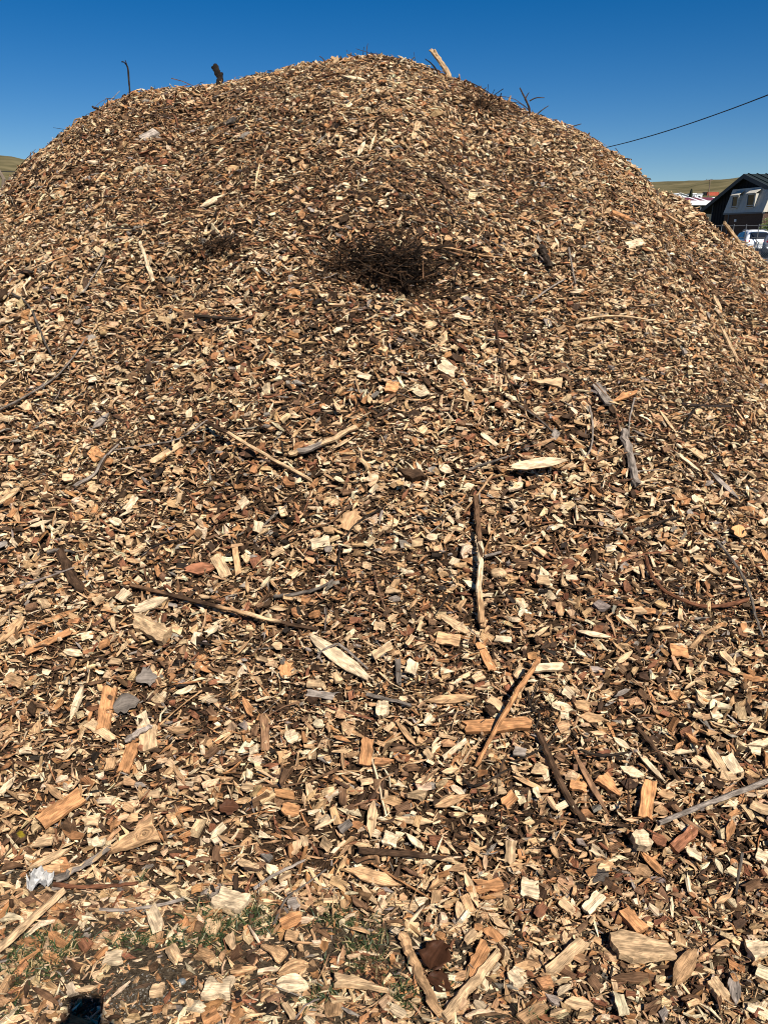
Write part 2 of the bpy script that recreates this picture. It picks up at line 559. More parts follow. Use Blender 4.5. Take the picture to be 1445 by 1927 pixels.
# chain-link fence this side of the cars
ca, cb_ = far(1330, 470, 34), far(1475, 470, 31)
cf = tag(empty('wire_fence', (ca.x, ca.y, 0)), 'chain-link wire fence between the wood chip heap and the parked cars', 'fence')
dv2 = Vector((cb_.x - ca.x, cb_.y - ca.y, 0))
n2 = dv2.length
u2 = dv2.normalized()
b = MB()
s_ = 0.0
HF = 1.05
while s_ < n2 + HF:
    for sg in (1, -1):
        p0, p1 = (s_ - HF, 0.03), (s_, HF)
        lo, hi = max(p0[0], 0), min(p1[0], n2)
        if hi > lo:
            za = .03 + (lo - p0[0]) * (HF - .03) / HF; zb2 = .03 + (hi - p0[0]) * (HF - .03) / HF
            if sg < 0: za, zb2 = HF + .03 - za, HF + .03 - zb2
            b.bar(u2 * lo + Vector((0, 0, za)), u2 * hi + Vector((0, 0, zb2)), .007)
    s_ += .085
tag(b.build('wire_mesh', M_GALV, cf), kind='stuff')
for k in range(3):
    b = MB(); p = u2 * (n2 * k / 2); b.tube([p, p + Vector((0, 0, 1.1))], .022, n=6); b.build('post', M_GALV, cf)

# ---------------------------------------------------------------- cars
M_TYRE = mat('tyre_rubber', (.02, .02, .02), .85)
M_RIM = mat('alloy_rim', (.35, .35, .36), .35, metal=.8)
M_LAMP = mat('red_lamp_lens', (.28, .01, .012), .2)
M_CGLASS = mat('tinted_car_glass', (.012, .014, .016), .05, spec=.9)
M_PLATE = mat('number_plate', (.7, .7, .66), .5)
M_BLACKP = mat('black_plastic', (.02, .02, .021), .6)
# side profile stations, rear to front: y, z_low, z_belt, z_top, half width low, half width top
ST = [(-2.28, .52, .78, .80, .70, .62), (-2.22, .36, .92, .98, .84, .70), (-2.12, .30, 1.02, 1.10, .90, .70), (-1.95, .28, 1.06, 1.46, .92, .64),
      (-1.72, .27, 1.07, 1.62, .925, .63), (-1.1, .26, 1.05, 1.69, .93, .64), (-.3, .26, 1.02, 1.70, .93, .65), (.35, .26, 1.0, 1.62, .93, .65),
      (.75, .26, .99, 1.38, .93, .66), (1.15, .27, .97, 1.06, .92, .70), (1.7, .29, .90, .93, .90, .66), (2.1, .33, .78, .80, .82, .58), (2.26, .45, .66, .67, .66, .5)]
def car(loc, rz, paint, label, group):
    root = tag(empty('parked_car', loc, rz), label, 'car', group)
    b = MB()
    n = 12
    for (y, zl, zb, zt, wl, wt) in ST:
        half = [(0, zl), (wl * .8, zl), (wl * .97, zl + .12), (wl, (zl + zb) / 2), (wl * .975, zb), (wt + (wl * .97 - wt) * .12, zt - .1 * (zt - zb)), (wt * .6, zt + .015)]
        ring = half + [(-x, z) for x, z in reversed(half[1:])] 
        b.add([(x, y, z) for x, z in ring], [])
        n = len(ring)
    m = len(ST)
    fs = [(i * n + j, i * n + (j + 1) % n, (i + 1) * n + (j + 1) % n, (i + 1) * n + j) for i in range(m - 1) for j in range(n)]
    fs += [tuple(range(n)), tuple((m - 1) * n + j for j in range(n - 1, -1, -1))]
    b.f = fs; b.m = [0] * len(fs)
    o = b.build('body', paint, root, smooth=True)
    sub = o.modifiers.new('s', 'SUBSURF'); sub.levels = 1; sub.render_levels = 2
    def side(y, k, s):       # a point on the greenhouse side, k: 0 belt .. 1 roof edge
        ys = [q[0] for q in ST]
        zb = np.interp(y, ys, [q[2] for q in ST]); zt = np.interp(y, ys, [q[3] for q in ST])
        wl = np.interp(y, ys, [q[4] for q in ST]); wt = np.interp(y, ys, [q[5] for q in ST])
        x0, x1 = wl * .975, wt + (wl * .97 - wt) * .12
        return Vector((s * (x0 + (x1 - x0) * k + .004), y, zb + (zt - .1 * (zt - zb) - zb) * k))
    for s in (1, -1):
        for poly in ([(-1.72, .12), (-1.2, .1), (-1.2, .86), (-1.62, .78)], [(-1.12, .1), (-.28, .1), (-.28, .88), (-1.12, .88)], [(-.18, .1), (.72, .12), (.36, .84), (-.18, .88)]):
            w = MB(); w.prism([side(y, k, s) for y, k in poly], (s * .012, 0, 0)); w.build('side_window', M_CGLASS, root)
        t = MB()
        t.prism([(s * .58, -2.235, .93), (s * .86, -2.11, .95), (s * .90, -1.98, 1.05), (s * .60, -2.17, 1.03)], (0, -.035, 0))
        t.build('tail_light', M_LAMP, root)
        t = MB(); t.tube([(s * .57, -1.5, 1.655), (s * .58, -1.0, 1.70), (s * .58, -.2, 1.71), (s * .57, .2, 1.65)], .018, n=6); t.build('roof_rail', M_GALV, root)
        t = MB(); t.prism([(s * .95, .62, .98), (s * 1.12, .60, 1.0), (s * 1.12, .60, 1.14), (s * .95, .62, 1.14)], (0, .1, 0)); t.build('wing_mirror', paint, root)
        for yw in (-1.38, 1.38):
            w = bpy.data.objects.new('wheel', None); COL.objects.link(w); w.parent = root; w.location = (s * .83, yw, .34)
            t = MB(); t.tube([(-.13, 0, 0), (-.10, 0, 0), (.10, 0, 0), (.13, 0, 0)], [.30, .34, .34, .30], n=20); t.build('tyre', M_TYRE, w)
            t = MB()
            for k in range(5):
                a = 2 * math.pi * k / 5
                t.bar((s * .125, 0, 0), (s * .125, math.cos(a) * .24, math.sin(a) * .24), .07, .03)
            t.tube([(s * .10, 0, 0), (s * .135, 0, 0)], [.25, .24], n=16)
            t.build('rim', M_RIM, w)
            t = MB(); t.tube([(s * -.06, 0, .0), (s * .09, 0, .0)], [.40, .39], n=18); t.build('wheel_arch', M_BLACKP, w)
    w = MB(); w.prism([(-.62, -2.145, 1.12), (.62, -2.145, 1.12), (.56, -1.90, 1.47), (-.56, -1.90, 1.47)], (0, -.03, .02)); w.build('rear_window', M_CGLASS, root)
    w = MB(); w.box(-.26, .26, -2.31, -2.27, .80, .92); w.build('number_plate', M_PLATE, root)
    w = MB(); w.box(-.72, .72, -2.32, -2.15, .33, .52); w.build('bumper', M_BLACKP, root)
    w = MB(); w.box(-.56, .56, -2.0, -1.80, 1.585, 1.615); w.build('rear_spoiler', paint, root)
    return root
M_CARW = mat('white_car_paint', (.72, .74, .76), .25)
M_CARG = mat('silver_grey_car_paint', (.20, .22, .25), .25, metal=.4)
c1 = far(1409, 470, 57.0)
car((c1.x, c1.y, 0), R_(-10), M_CARW, 'white SUV seen from behind, parked in front of the dark house', 'cars parked by the house')
c2 = far(1466, 474, 53.0)
car((c2.x, c2.y, 0), R_(-30), M_CARG, 'silver grey car cut off by the right edge, parked beside the white SUV', 'cars parked by the house')
c3 = far(1316, 436, 74)
car((c3.x, c3.y, 0), R_(160), M_CARG, 'grey car under the low carport roof at the left end of the dark house', 'cars parked by the house')

# ---------------------------------------------------------------- greenery and far buildings
def leafy(name, loc, size, nleaf, label, cat, mcol, seed, trunk=True, col_=None):
    r = random.Random(seed)
    root = tag(empty(name, loc), label, cat)
    b = MB()
    lobes = [(Vector((r.uniform(-.5, .5) * size[0], r.uniform(-.5, .5) * size[1], r.uniform(.25, .8) * size[2])), r.uniform(.25, .45)) for _ in range(9)]
    for i in range(nleaf):
        c, k = r.choice(lobes)
        d = Vector((r.gauss(0, 1), r.gauss(0, 1), r.gauss(0, 1))).normalized() * (r.random() ** .4)
        p = c + Vector((d.x * size[0] * k, d.y * size[1] * k, d.z * size[2] * k))
        if p.z < .02: continue
        a = Vector((r.gauss(0, 1), r.gauss(0, 1), r.gauss(0, 1))).normalized() * .07
        q = a.orthogonal().normalized() * .035
        b.add([p - a, p + q, p + a, p - q + Vector((0, 0, .01))], [(0, 1, 2), (0, 2, 3)])
    b.build('crown', mcol, root)
    t = MB()
    for k in range(6):
        e = lobes[k][0]
        t.tube([(r.uniform(-.1, .1), r.uniform(-.1, .1), 0), e * .5 + Vector((0, 0, .1)), e], [.03, .02, .008], n=5, seed=k)
    t.build('stem', M_POLE, root)
    return root
M_LEAF = mat('shrub_leaf', (.045, .085, .018), .6, scale=6, col2=(.12, .17, .035))
p = far(1447, 470, 60.5)
leafy('shrub', (p.x, p.y, 0), (1.9, 1.6, 2.35), 5200, 'bushy green shrub against the brown brick wall behind the parked cars', 'shrub', M_LEAF, 3)
M_CYP = mat('cypress_leaf', (.012, .018, .009), .8, scale=4, col2=(.03, .04, .018))
def cypress(px, pyb, pyt, Y):
    p = far(px, pyb, Y); top = far(px, pyt, Y)
    p.z = bank_z(Y)
    h = top.z - p.z
    root = tag(empty('cypress_tree', p), 'dark narrow cypress tree beside the white gabled shed', 'tree')
    r = random.Random(4); b = MB()
    for i in range(1800):
        t = r.random()
        z = h * (.06 + .94 * t)
        rad = .115 * h * (math.sin(min(1, (1 - t) * 1.25) * math.pi / 2) ** .8) * (.8 + .3 * r.random())
        a = r.random() * 6.283
        q = Vector((math.cos(a) * rad, math.sin(a) * rad, z))
        d = Vector((math.cos(a) * .2, math.sin(a) * .2, .55)); e = Vector((-math.sin(a), math.cos(a), 0)) * .22
        b.add([q - d * .5, q + e, q + d, q - e], [(0, 1, 2, 3)])
    b.build('crown', M_CYP, root)
    b = MB(); b.tube([(0, 0, 0), (0, 0, h * .85)], [.22, .04], n=7); b.build('trunk', M_POLE, root)
cypress(1297.5, 380, 358, 280)

def gable_building(name, pxl, pxr, pye, pyr, Y, label, wallm, roofm, ridge_along_view=True, cat='building', depth=14.0, fascia=None):
    a, c = far(pxl, pye, Y), far(pxr, pye, Y)
    zr = far((pxl + pxr) / 2, pyr, Y).z
    W = c.x - a.x
    zb = bank_z(Y) - .1
    a.z -= zb; zr -= zb
    root = tag(empty(name, ((a.x + c.x) / 2, Y, zb)), label, cat)
    b = MB()
    b.prism([(-W / 2, 0, 0), (W / 2, 0, 0), (W / 2, 0, a.z), (0, 0, zr), (-W / 2, 0, a.z)], (0, depth, 0))
    b.build('wall', wallm, root)
    for s in (-1, 1):
        b = MB()
        e = .35
        b.prism([(0, -e, zr + .03), (s * (W / 2 + e), -e, a.z + .03 - e * (zr - a.z) / (W / 2)), (s * (W / 2 + e), -e, a.z + .15 - e * (zr - a.z) / (W / 2)), (0, -e, zr + .15)], (0, depth + 2 * e, 0))
        b.build('roof', roofm, root)
    b = MB(); b.box(-W * .18, W * .18, -.04, -.002, 0, a.z * .62); b.build('roller_door', M_TRIM, root)
    return root
gable_building('white_shed', 1262, 1296, 369, 363.5, 300, 'white gable-ended shed below the hill, right above the slope of the heap', M_WHITE, M_WHITE, cat='shed')

# long low building: maroon roof, white fascia
def low_building():
    Y = 140
    zb = bank_z(Y) - .1
    a, c = far(1291, 386, Y), far(1400, 386, Y)
    zf0, zf1 = far(1310, 386, Y).z - zb, far(1310, 377.5, Y).z - zb
    zr = far(1310, 371.5, Y + 6).z - zb
    W = c.x - a.x
    root = tag(empty('low_building', (a.x, Y, zb)), 'long low building with a maroon roof and a broad white fascia', 'building')
    b = MB(); b.box(.3, W, .6, 13, 0, zf0); b.build('wall', M_DARK, root)
    b = MB(); b.box(0, W, 0, .2, zf0, zf1); b.build('fascia', M_WHITE, root)
    b = MB(); b.prism([(0, .2, zf1 - .15), (0, 6, zr), (0, 6, zr - .15), (0, .2, zf1 - .3)], (W, 0, 0)); rf = b.build('roof', M_REDROOF, root)
    for x in (2.2, 3.55, 6.4, 8.6):
        b = MB()
        b.prism([(x, .2, zf1 - .11), (x, 6, zr + .04), (x, 6, zr + .0), (x, .2, zf1 - .149)], (.42, 0, 0)); b.build('skylight', M_WHITE, rf)
    b = MB(); b.prism([(0, .21, zf1 - .32), (-2.4, .21, zf0 - 1.0), (-2.4, .21, 0), (0, .21, 0)], (0, 12, 0)); b.build('side_wall', M_TRIM, root)
    for k in range(5):
        b = MB(); b.box(W * k / 4 + .02, W * k / 4 + .2, .25, .42, 0, zf0 - .002); b.build('post', M_TRIM, root)
    return root
low_building()
def far_block(pxl, pxr, pyb, pyt, Y, label, m, cat='building'):
    a, c = far(pxl, pyt, Y), far(pxr, pyt, Y)
    W = c.x - a.x
    zb = bank_z(Y) - .1
    a.z -= zb
    root = tag(empty('flat_roofed_building', (a.x, Y, zb)), label, cat)
    b = MB(); b.box(0, W, 0, 8, 0, a.z); b.build('wall', m, root)
    b = MB(); b.box(-.2, W + .2, -.2, 8.2, a.z + .003, a.z + .3); b.build('parapet', m, root)
    b = MB(); b.box(W * .3, W * .7, -.05, -.003, a.z - 1.3, a.z - .5); w = b.build('window', M_TRIM, root)
    b = MB(); b.box(W * .34, W * .66, -.07, -.052, a.z - 1.25, a.z - .55); b.build('pane', M_GLASS, w)
far_block(1302, 1309, 373, 365, 330, 'smaller of two white flat-roofed buildings, beside the cypress', M_WHITE)
far_block(1310, 1321, 373, 366, 345, 'wider of two white flat-roofed buildings, left of the orange container', M_WHITE)
def container():
    Y = 386
    a, c = far(1330, 369.5, Y), far(1351, 369.5, Y)
    zt = far(1340, 361.2, Y).z
    W = c.x - a.x
    L = W / math.cos(R_(0))
    root = tag(empty('shipping_container', (a.x, Y, zt - 2.6)), 'orange shipping container up on the bank below the hill', 'container')
    b = MB(); b.box(.05, L - .05, .05, 2.4, .1, 2.5); b.build('shell', M_ORANGE, root)
    r = MB()
    x = .1
    while x < L - .2:
        r.box(x, x + .14, .0, .048, .15, 2.45); x += .28
    tag(r.build('corrugations', M_ORANGE, root), kind='stuff')
    for z0 in (0, 2.5):
        b = MB(); b.box(0, L, -.02, 2.45, z0, z0 + .1); b.build('rail', M_ORANGE, root)
    for x0 in (0, L - .12):
        b = MB(); b.box(x0, x0 + .12, -.03, .02, .1, 2.5); b.build('corner_post', M_ORANGE, root)
    zz = zt - 2.6
    q = far(1325.5, 370, Y - 1); W2 = far(1329.5, 370, Y - 1).x - q.x  # added dark box stands in for the container's dark left side
    s = tag(empty('container_dark_side', (q.x, Y + .2, zz)), 'narrow dark box added as the dark left side of the orange container', 'shed')
    b = MB(); b.box(0, W2 - .08, 0, 2.5, 0, 2.5); b.build('wall', M_NAVY, s)
    b = MB(); b.prism([(-.1, -.1, 2.51), (W2 - .02, -.1, 2.51), (W2 - .02, -.1, 2.6), (-.1, -.1, 2.6)], (0, 2.7, .15)); b.build('roof', M_TRIM, s)
container()

def pole():
    Y = 240
    zb = bank_z(Y) - .1
    p, t = far(1331.5, 380, Y), far(1335.5, 337.5, Y)
    t.z -= zb
    root = tag(empty('utility_pole', (p.x, Y, zb)), 'leaning wooden utility pole with a short crossarm in front of the hill', 'utility pole')
    dx = (t.x - p.x)
    b = MB(); b.tube([(-dx * .3, 0, 0), (dx, 0, t.z)], [.2, .12], n=8); b.build('shaft', M_POLE, root)
    b = MB(); b.bar((dx - 1.1, 0.2, t.z - .3), (dx + .9, 0.2, t.z - .2), .12); ca = b.build('crossarm', M_POLE, root)
    for k in (-1.0, -.55, .45, .8):
        b = MB(); b.tube([(dx + k, .25, t.z - .25), (dx + k, .25, t.z + .12)], .06, n=6); b.build('insulator', M_TRIM, ca)
pole()

# the overhead wire
a, c = far(1149, 275.5, 27), far(1447, 177.5, 19)
pts = []
for i in range(33):
    t = -.75 + i * 2.4 / 32
    q = a + (c - a) * t
    q.z += .62 * (t * t - t) * .5
    pts.append(q)
b = MB(); b.tube(pts, .0125, n=6)
tag(b.build('overhead_wire', M_WIRE), 'single black overhead wire crossing the sky above the right slope', 'wire')

# rusty bent post and wire by the left edge, beyond the heap
p0, p1 = far(7, 356, 12.5), far(8, 318, 12.5)
wf = tag(empty('wire_fence', (p0.x, p0.y, 0)), 'thin bent fence post with a single wire at the left edge beyond the heap', 'fence')
b = MB(); b.tube([(0, 0, 0), (.0, 0, p0.z), (.03, 0, (p0.z + p1.z) / 2), (-.03, 0, p1.z)], [.03, .03, .027, .022], n=7); b.build('post', M_POLE, wf)
b = MB(); b.tube([(-6, 0, p1.z - .12), (-.04, 0, p1.z - .03), (3, .2, p1.z - .12)], .006, n=5); b.build('wire', M_WIRE, wf)
for k in (-3.0, 3.0):
    b = MB(); b.tube([(k, .2 if k > 0 else 0, 0), (k + .02, .2 if k > 0 else 0, p1.z - .05)], .028, n=7); b.build('post', M_POLE, wf)
b = MB()
q = far(-20, 354, 40)
b.box(q.x - 14, q.x + 3.2, 40, 40.3, 0, q.z)
tag(b.build('pale_wall', M_CREAM), 'low pale wall at the foot of the hill by the left edge', 'wall')
# ================================================================== THE HEAP
# wood colours (albedo), light to dark
PAL = {
    'cream': (.69, .52, .325), 'pale tan': (.58, .39, .215), 'tan': (.45, .27, .135), 'orange-brown': (.38, .185, .078),
    'reddish brown': (.22, .092, .046), 'brown': (.165, .09, .047), 'dark brown': (.064, .036, .020), 'grey': (.25, .205, .165), 'blackish': (.024, .017, .012)}
PN = list(PAL)
PV = np.array([PAL[k] for k in PN])

def pick_colours(n, w):
    w = np.array(w, float); w /= w.sum()
    i = rng.choice(len(PN), n, p=w)
    c = PV[i] * rng.normal(1, .12, (n, 1)).clip(.6, 1.4) * rng.normal(1, .025, (n, 3)).clip(.9, 1.1)
    return c.clip(.008, .72), i

def half_width(x, y, z):
    d = y * CP - (z - CAM_H) * SP
    return .499 * d

RING = [0.0, .45]          # how far beyond the view's edges the pieces are spread, from and to
def scatter(n, margin=.45, y0=.95, y1=5.75):
    """random points spread over the sloping surface of the heap, and over the ground before it"""
    out = []
    got = 0
    while got < n:
        m = n * 2
        x = rng.uniform(-4.2, 4.2, m); y = rng.uniform(y0, y1, m)
        z = surf(x, y)
        nn = normal_at(x, y)
        d = y * CP - (z - CAM_H) * SP
        s = np.interp(d, [1.6, 5], [.84, .98]) * np.exp(.55 * vnoise(x * 1.9 + 13, y * 3.1 + 4) + .35 * vnoise(x * 5 + 1, y * 6 + 3))
        w = (1 / np.maximum(nn[:, 2], .5)) / s ** 1.6
        out_ = np.abs(x) - half_width(x, y, z)
        keep = (out_ < RING[1]) & ((RING[0] == 0) | (out_ > RING[0])) & (rng.random(m) < w / 2.8)
        # bare soil and grass at the foot: fewer chips there
        bare = np.exp(-(((x + .50) / .13) ** 2 + ((y - 1.19) / .06) ** 2)) * .93 + np.exp(-(((x + .36) / .34) ** 2 + ((y - 1.285) / .05) ** 2)) * .50 \
            + np.exp(-(((x + .05) / .18) ** 2 + ((y - 1.26) / .06) ** 2)) * .4 + np.exp(-(((x + .78) / .14) ** 2 + ((y - 1.30) / .05) ** 2)) * .5
        keep &= rng.random(m) > bare
        # the hollow under the root tangle
        keep &= rng.random(m) > .55 * np.exp(-(((x - .05) / .25) ** 2 + ((y - 3.42) / .10) ** 2))
        out.append(np.stack([x, y, z, s, d], -1)[keep]); got += int(keep.sum())
    return np.concatenate(out)[:n]

def frames(x, y, tilt):
    n = normal_at(x, y, .02)
    m = len(x)
    a = rng.normal(0, 1, (m, 3))
    n2 = n + rng.normal(0, 1, (m, 3)) * tilt[:, None]
    n2 /= np.linalg.norm(n2, axis=1, keepdims=True)
    a[:, 0] *= 1.9
    a -= (a * n2).sum(1, keepdims=True) * n2
    a /= np.linalg.norm(a, axis=1, keepdims=True)
    c = np.cross(n2, a)
    return a, c, n2

VB = {'v': [], 'f4': [], 'c': [], 'g': [], 'n': 0}
def emit(P, quads, colr, guv):
    """P: (m,k,3) corners of m pieces; quads: faces over k corners"""
    m, k, _ = P.shape
    base = VB['n'] + np.arange(m)[:, None, None] * k
    VB['v'].append(P.reshape(-1, 3)); VB['g'].append(guv.reshape(-1, 3))
    VB['c'].append(np.repeat(colr[:, None, :], k, 1).reshape(-1, 3))
    VB['f4'].append((base + np.array(quads)[None]).reshape(-1, 4))
    VB['n'] += m * k

def chips(n, med, sig, lo, hi, w, off=(-.010, .012), tilt=.34, mix=(.42, .33, .25), six=True, y0=.95, y1=5.75):
    q = scatter(n, y0=y0, y1=y1)
    x, y, z, s, d = q.T
    kind = rng.choice(3, n, p=mix)                       # block, slip, splinter
    L = np.exp(rng.normal(math.log(med), sig, n)).clip(lo, hi)
    L = np.where(kind == 2, L * 1.45, L) * s
    asp = np.where(kind == 0, rng.uniform(.38, .85, n), np.where(kind == 1, rng.uniform(.24, .48, n), rng.uniform(.07, .21, n)))
    W = np.maximum(L * asp, .0022)
    T = np.minimum(W * rng.uniform(.12, .55, n), .009) + .0012
    tl = np.abs(rng.normal(0, tilt, n)); tl = np.where(rng.random(n) < .12, tl + .7, tl)
    a, c, nn = frames(x, y, tl)
    o = rng.uniform(off[0], off[1], n)
    ctr = np.stack([x, y, z], -1) + normal_at(x, y) * o[:, None] + nn * (tl * L * .15)[:, None]
    e0 = np.where(kind == 0, rng.uniform(.7, 1.05, n), np.where(kind == 1, rng.uniform(.25, 1, n), rng.uniform(.1, .8, n)))
    e1 = np.where(kind == 0, rng.uniform(.6, 1.05, n), np.where(kind == 1, rng.uniform(.05, .9, n), rng.uniform(.02, .5, n)))
    sk0, sk1 = rng.normal(0, .16, n) * asp.clip(0, .6), rng.normal(0, .2, n) * asp.clip(0, .6)
    j = lambda k=.10: rng.normal(0, k, n)
    bend = rng.normal(0, .10, n) * L
    cup = rng.normal(0, .10, n) * W
    U = [(-.5 - sk0, -.5 * e0 + j()), (j(.12), -.5 + j()), (.5 + sk1, -.5 * e1 + j()), (.5 - sk1, .5 * e1 + j()), (j(.12), .5 + j()), (-.5 + sk0, .5 * e0 + j())]
    if not six:
        U = [U[0], U[2], U[3], U[5]]
    k = len(U)
    P = np.zeros((n, 2 * k, 3)); G = np.zeros((n, 2 * k, 3))
    rnd = rng.uniform(0, 40, (n, 3))
    for lay in (0, 1):
        for i, (u, v) in enumerate(U):
            h = (lay - .5) * T * (1 + .25 * rng.normal(0, 1, n).clip(-1, 1)) + (bend if six and i in (1, 4) else 0) + cup * (1 if i < k / 2 else -1) * .5
            lx, ly = u * L * (1 if lay else rng.uniform(.86, 1.04, n)), v * W
            P[:, lay * k + i] = ctr + a * lx[:, None] + c * ly[:, None] + nn * h[:, None]
            G[:, lay * k + i] = np.stack([lx, ly, h], -1) + rnd
    if six:
        near_ = d < 2.5
        q6 = [(6, 7, 10, 11), (7, 8, 9, 10)] + [(i, (i + 1) % 6, 6 + (i + 1) % 6, 6 + i) for i in range(6)]
        quads = [(6, 7, 10, 11), (7, 8, 9, 10), (0, 5, 4, 1), (1, 4, 3, 2)] + [(i, (i + 1) % 6, 6 + (i + 1) % 6, 6 + i) for i in range(6)]
    else:
        quads = [(4, 5, 6, 7)] + [(i, (i + 1) % 4, 4 + (i + 1) % 4, 4 + i) for i in range(4)]
    colr, _ = pick_colours(n, w)
    dk, _ = pick_colours(n, W_DARK)                       # patches hold more dark bark; the upper slope also gets painted shadow
    pt = vnoise(x * 1.6 + 7, y * 3.2 + 2) * 1.3 + vnoise(x * 6 + 1, y * 8) * .8 + .22 * np.clip((y - 3.0), 0, 1)  # height term paints grazing shadow into the upper slope's colours
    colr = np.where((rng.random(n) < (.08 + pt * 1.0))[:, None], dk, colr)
    if six:                                                # undersides only where one could look under a piece
        emit(P[~near_], q6, colr[~near_], G[~near_])
        P, colr, G = P[near_], colr[near_], G[near_]
    emit(P, quads, colr, G)

#             cream ptan tan  or.b  red  brn  dkb  grey blk
W_MAIN = (2.8, 3.8, 3.0, 1.5, .45, 1.1, .6, .3, .15)
W_BIG = (2.0, 3.0, 3.0, 1.6, .4, 1.0, .5, .3, .1)
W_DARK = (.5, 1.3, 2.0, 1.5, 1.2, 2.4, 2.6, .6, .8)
W_FINE = (1.3, 2.6, 2.8, 1.6, .8, 1.7, 1.2, .4, .35)
def slivers(n, lo, hi, w, off, tilt=.5, y0=.95, y1=5.75):
    """fine torn shreds, spindle-shaped, that fill the gaps between the chips"""
    q = scatter(n, y0=y0, y1=y1)
    x, y, z, s, d = q.T
    L = np.exp(rng.uniform(math.log(lo), math.log(hi), n)) * s
    W = np.maximum(L * rng.uniform(.10, .34, n), .0016)
    a, c, nn = frames(x, y, np.abs(rng.normal(0, tilt, n)))
    ctr = np.stack([x, y, z], -1) + normal_at(x, y) * rng.uniform(off[0], off[1], n)[:, None]
    P = np.zeros((n, 5, 3)); G = np.zeros((n, 5, 3)); rnd = rng.uniform(0, 40, (n, 3))
    z0 = np.zeros(n)
    for i, (u, v, t) in enumerate(((-.5, 0, 0), (.5, 0, 0), (0, .5, 0), (0, -.5, 0), (0, 0, .38))):
        lx = (u + rng.normal(0, .16, n) * (u == 0)) * L; ly = (v + rng.normal(0, .12, n)) * W; lz = t * W + (rng.normal(0, .12, n) * L if u == 0 else z0) * (t == 0) * .4
        P[:, i] = ctr + a * lx[:, None] + c * ly[:, None] + nn * lz[:, None]
        G[:, i] = np.stack([lx, ly, lz], -1) + rnd
    colr, _ = pick_colours(n, w)
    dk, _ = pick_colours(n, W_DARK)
    pt = vnoise(x * 1.6 + 7, y * 3.2 + 2) * 1.3 + vnoise(x * 6 + 1, y * 8) * .8 + .22 * np.clip((y - 3.0), 0, 1)  # bark patches, plus grazing shadow put into the colour higher up
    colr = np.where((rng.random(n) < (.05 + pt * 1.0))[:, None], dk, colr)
    emit(P, [(0, 3, 4, 2), (1, 2, 4, 3)], colr, G)
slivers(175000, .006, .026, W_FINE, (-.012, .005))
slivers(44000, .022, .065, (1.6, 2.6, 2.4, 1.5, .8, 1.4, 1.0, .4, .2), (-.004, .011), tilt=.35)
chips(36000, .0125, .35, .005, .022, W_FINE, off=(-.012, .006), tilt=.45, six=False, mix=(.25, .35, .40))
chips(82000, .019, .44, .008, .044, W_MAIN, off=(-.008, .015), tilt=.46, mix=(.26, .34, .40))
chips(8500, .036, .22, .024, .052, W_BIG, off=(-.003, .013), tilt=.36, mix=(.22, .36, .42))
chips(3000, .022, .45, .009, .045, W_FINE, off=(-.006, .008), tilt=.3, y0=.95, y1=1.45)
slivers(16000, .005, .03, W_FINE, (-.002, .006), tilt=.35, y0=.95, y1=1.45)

RING[:] = [.43, 1.7]           # the flanks, seen only from a step to the side: coarser pieces
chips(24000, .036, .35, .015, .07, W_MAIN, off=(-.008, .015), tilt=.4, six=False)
RING[:] = [0.0, .45]

# thin dark twigs and shreds among the chips
def shreds(n, lo, hi, rad, w, y0=.95):
    q = scatter(n, y0=y0)
    x, y, z, s, d = q.T
    L = np.exp(rng.uniform(math.log(lo), math.log(hi), n))
    a, c, nn = frames(x, y, np.abs(rng.normal(0, .16 if hi > .15 else .3, n)))
    r = rng.uniform(rad[0], rad[1], n)
    ctr = np.stack([x, y, z], -1) + normal_at(x, y) * rng.uniform(.002, .014, n)[:, None]
    K, S = 5, 3
    P = np.zeros((n, K * S, 3)); G = np.zeros((n, K * S, 3)); rnd = rng.uniform(0, 40, (n, 3))
    b1, b2 = rng.normal(0, .10, n) * L, rng.normal(0, .05, n) * L
    for i in range(K):
        t = i / (K - 1) - .5
        cc = (.25 - t * t) * 4
        for jx in range(S):
            an = 2 * math.pi * jx / S
            rr = r * (1 - .55 * (t + .5))
            o1 = b1 * cc + np.cos(an) * rr + rng.normal(0, .012, n) * L * (0 if jx else 1)
            o2 = b2 * cc + np.sin(an) * rr
            P[:, i * S + jx] = ctr + a * (t * L)[:, None] + c * o1[:, None] + nn * o2[:, None]
            G[:, i * S + jx] = np.stack([t * L, np.cos(an) * rr, np.sin(an) * rr], -1) + rnd
    quads = [(i * S + jx, i * S + (jx + 1) % S, (i + 1) * S + (jx + 1) % S, (i + 1) * S + jx) for i in range(K - 1) for jx in range(S)]
    colr, _ = pick_colours(n, w)
    emit(P, quads, colr, G)
shreds(2600, .05, .20, (.0009, .0026), (.1, .5, .8, .4, .8, 3, 5, 1.5, 2))
shreds(3500, .025, .07, (.0006, .0016), (.2, .8, 1, .8, .8, 3, 4, .8, 2))
shreds(1100, .08, .30, (.0012, .0034), (.1, .5, .8, .6, .8, 3, 4, 1.2, 1.5), y0=3.3)
shreds(160, .10, .34, (.002, .005), (.2, .6, .8, .6, .8, 3, 4, 1.6, 1), y0=1.6)

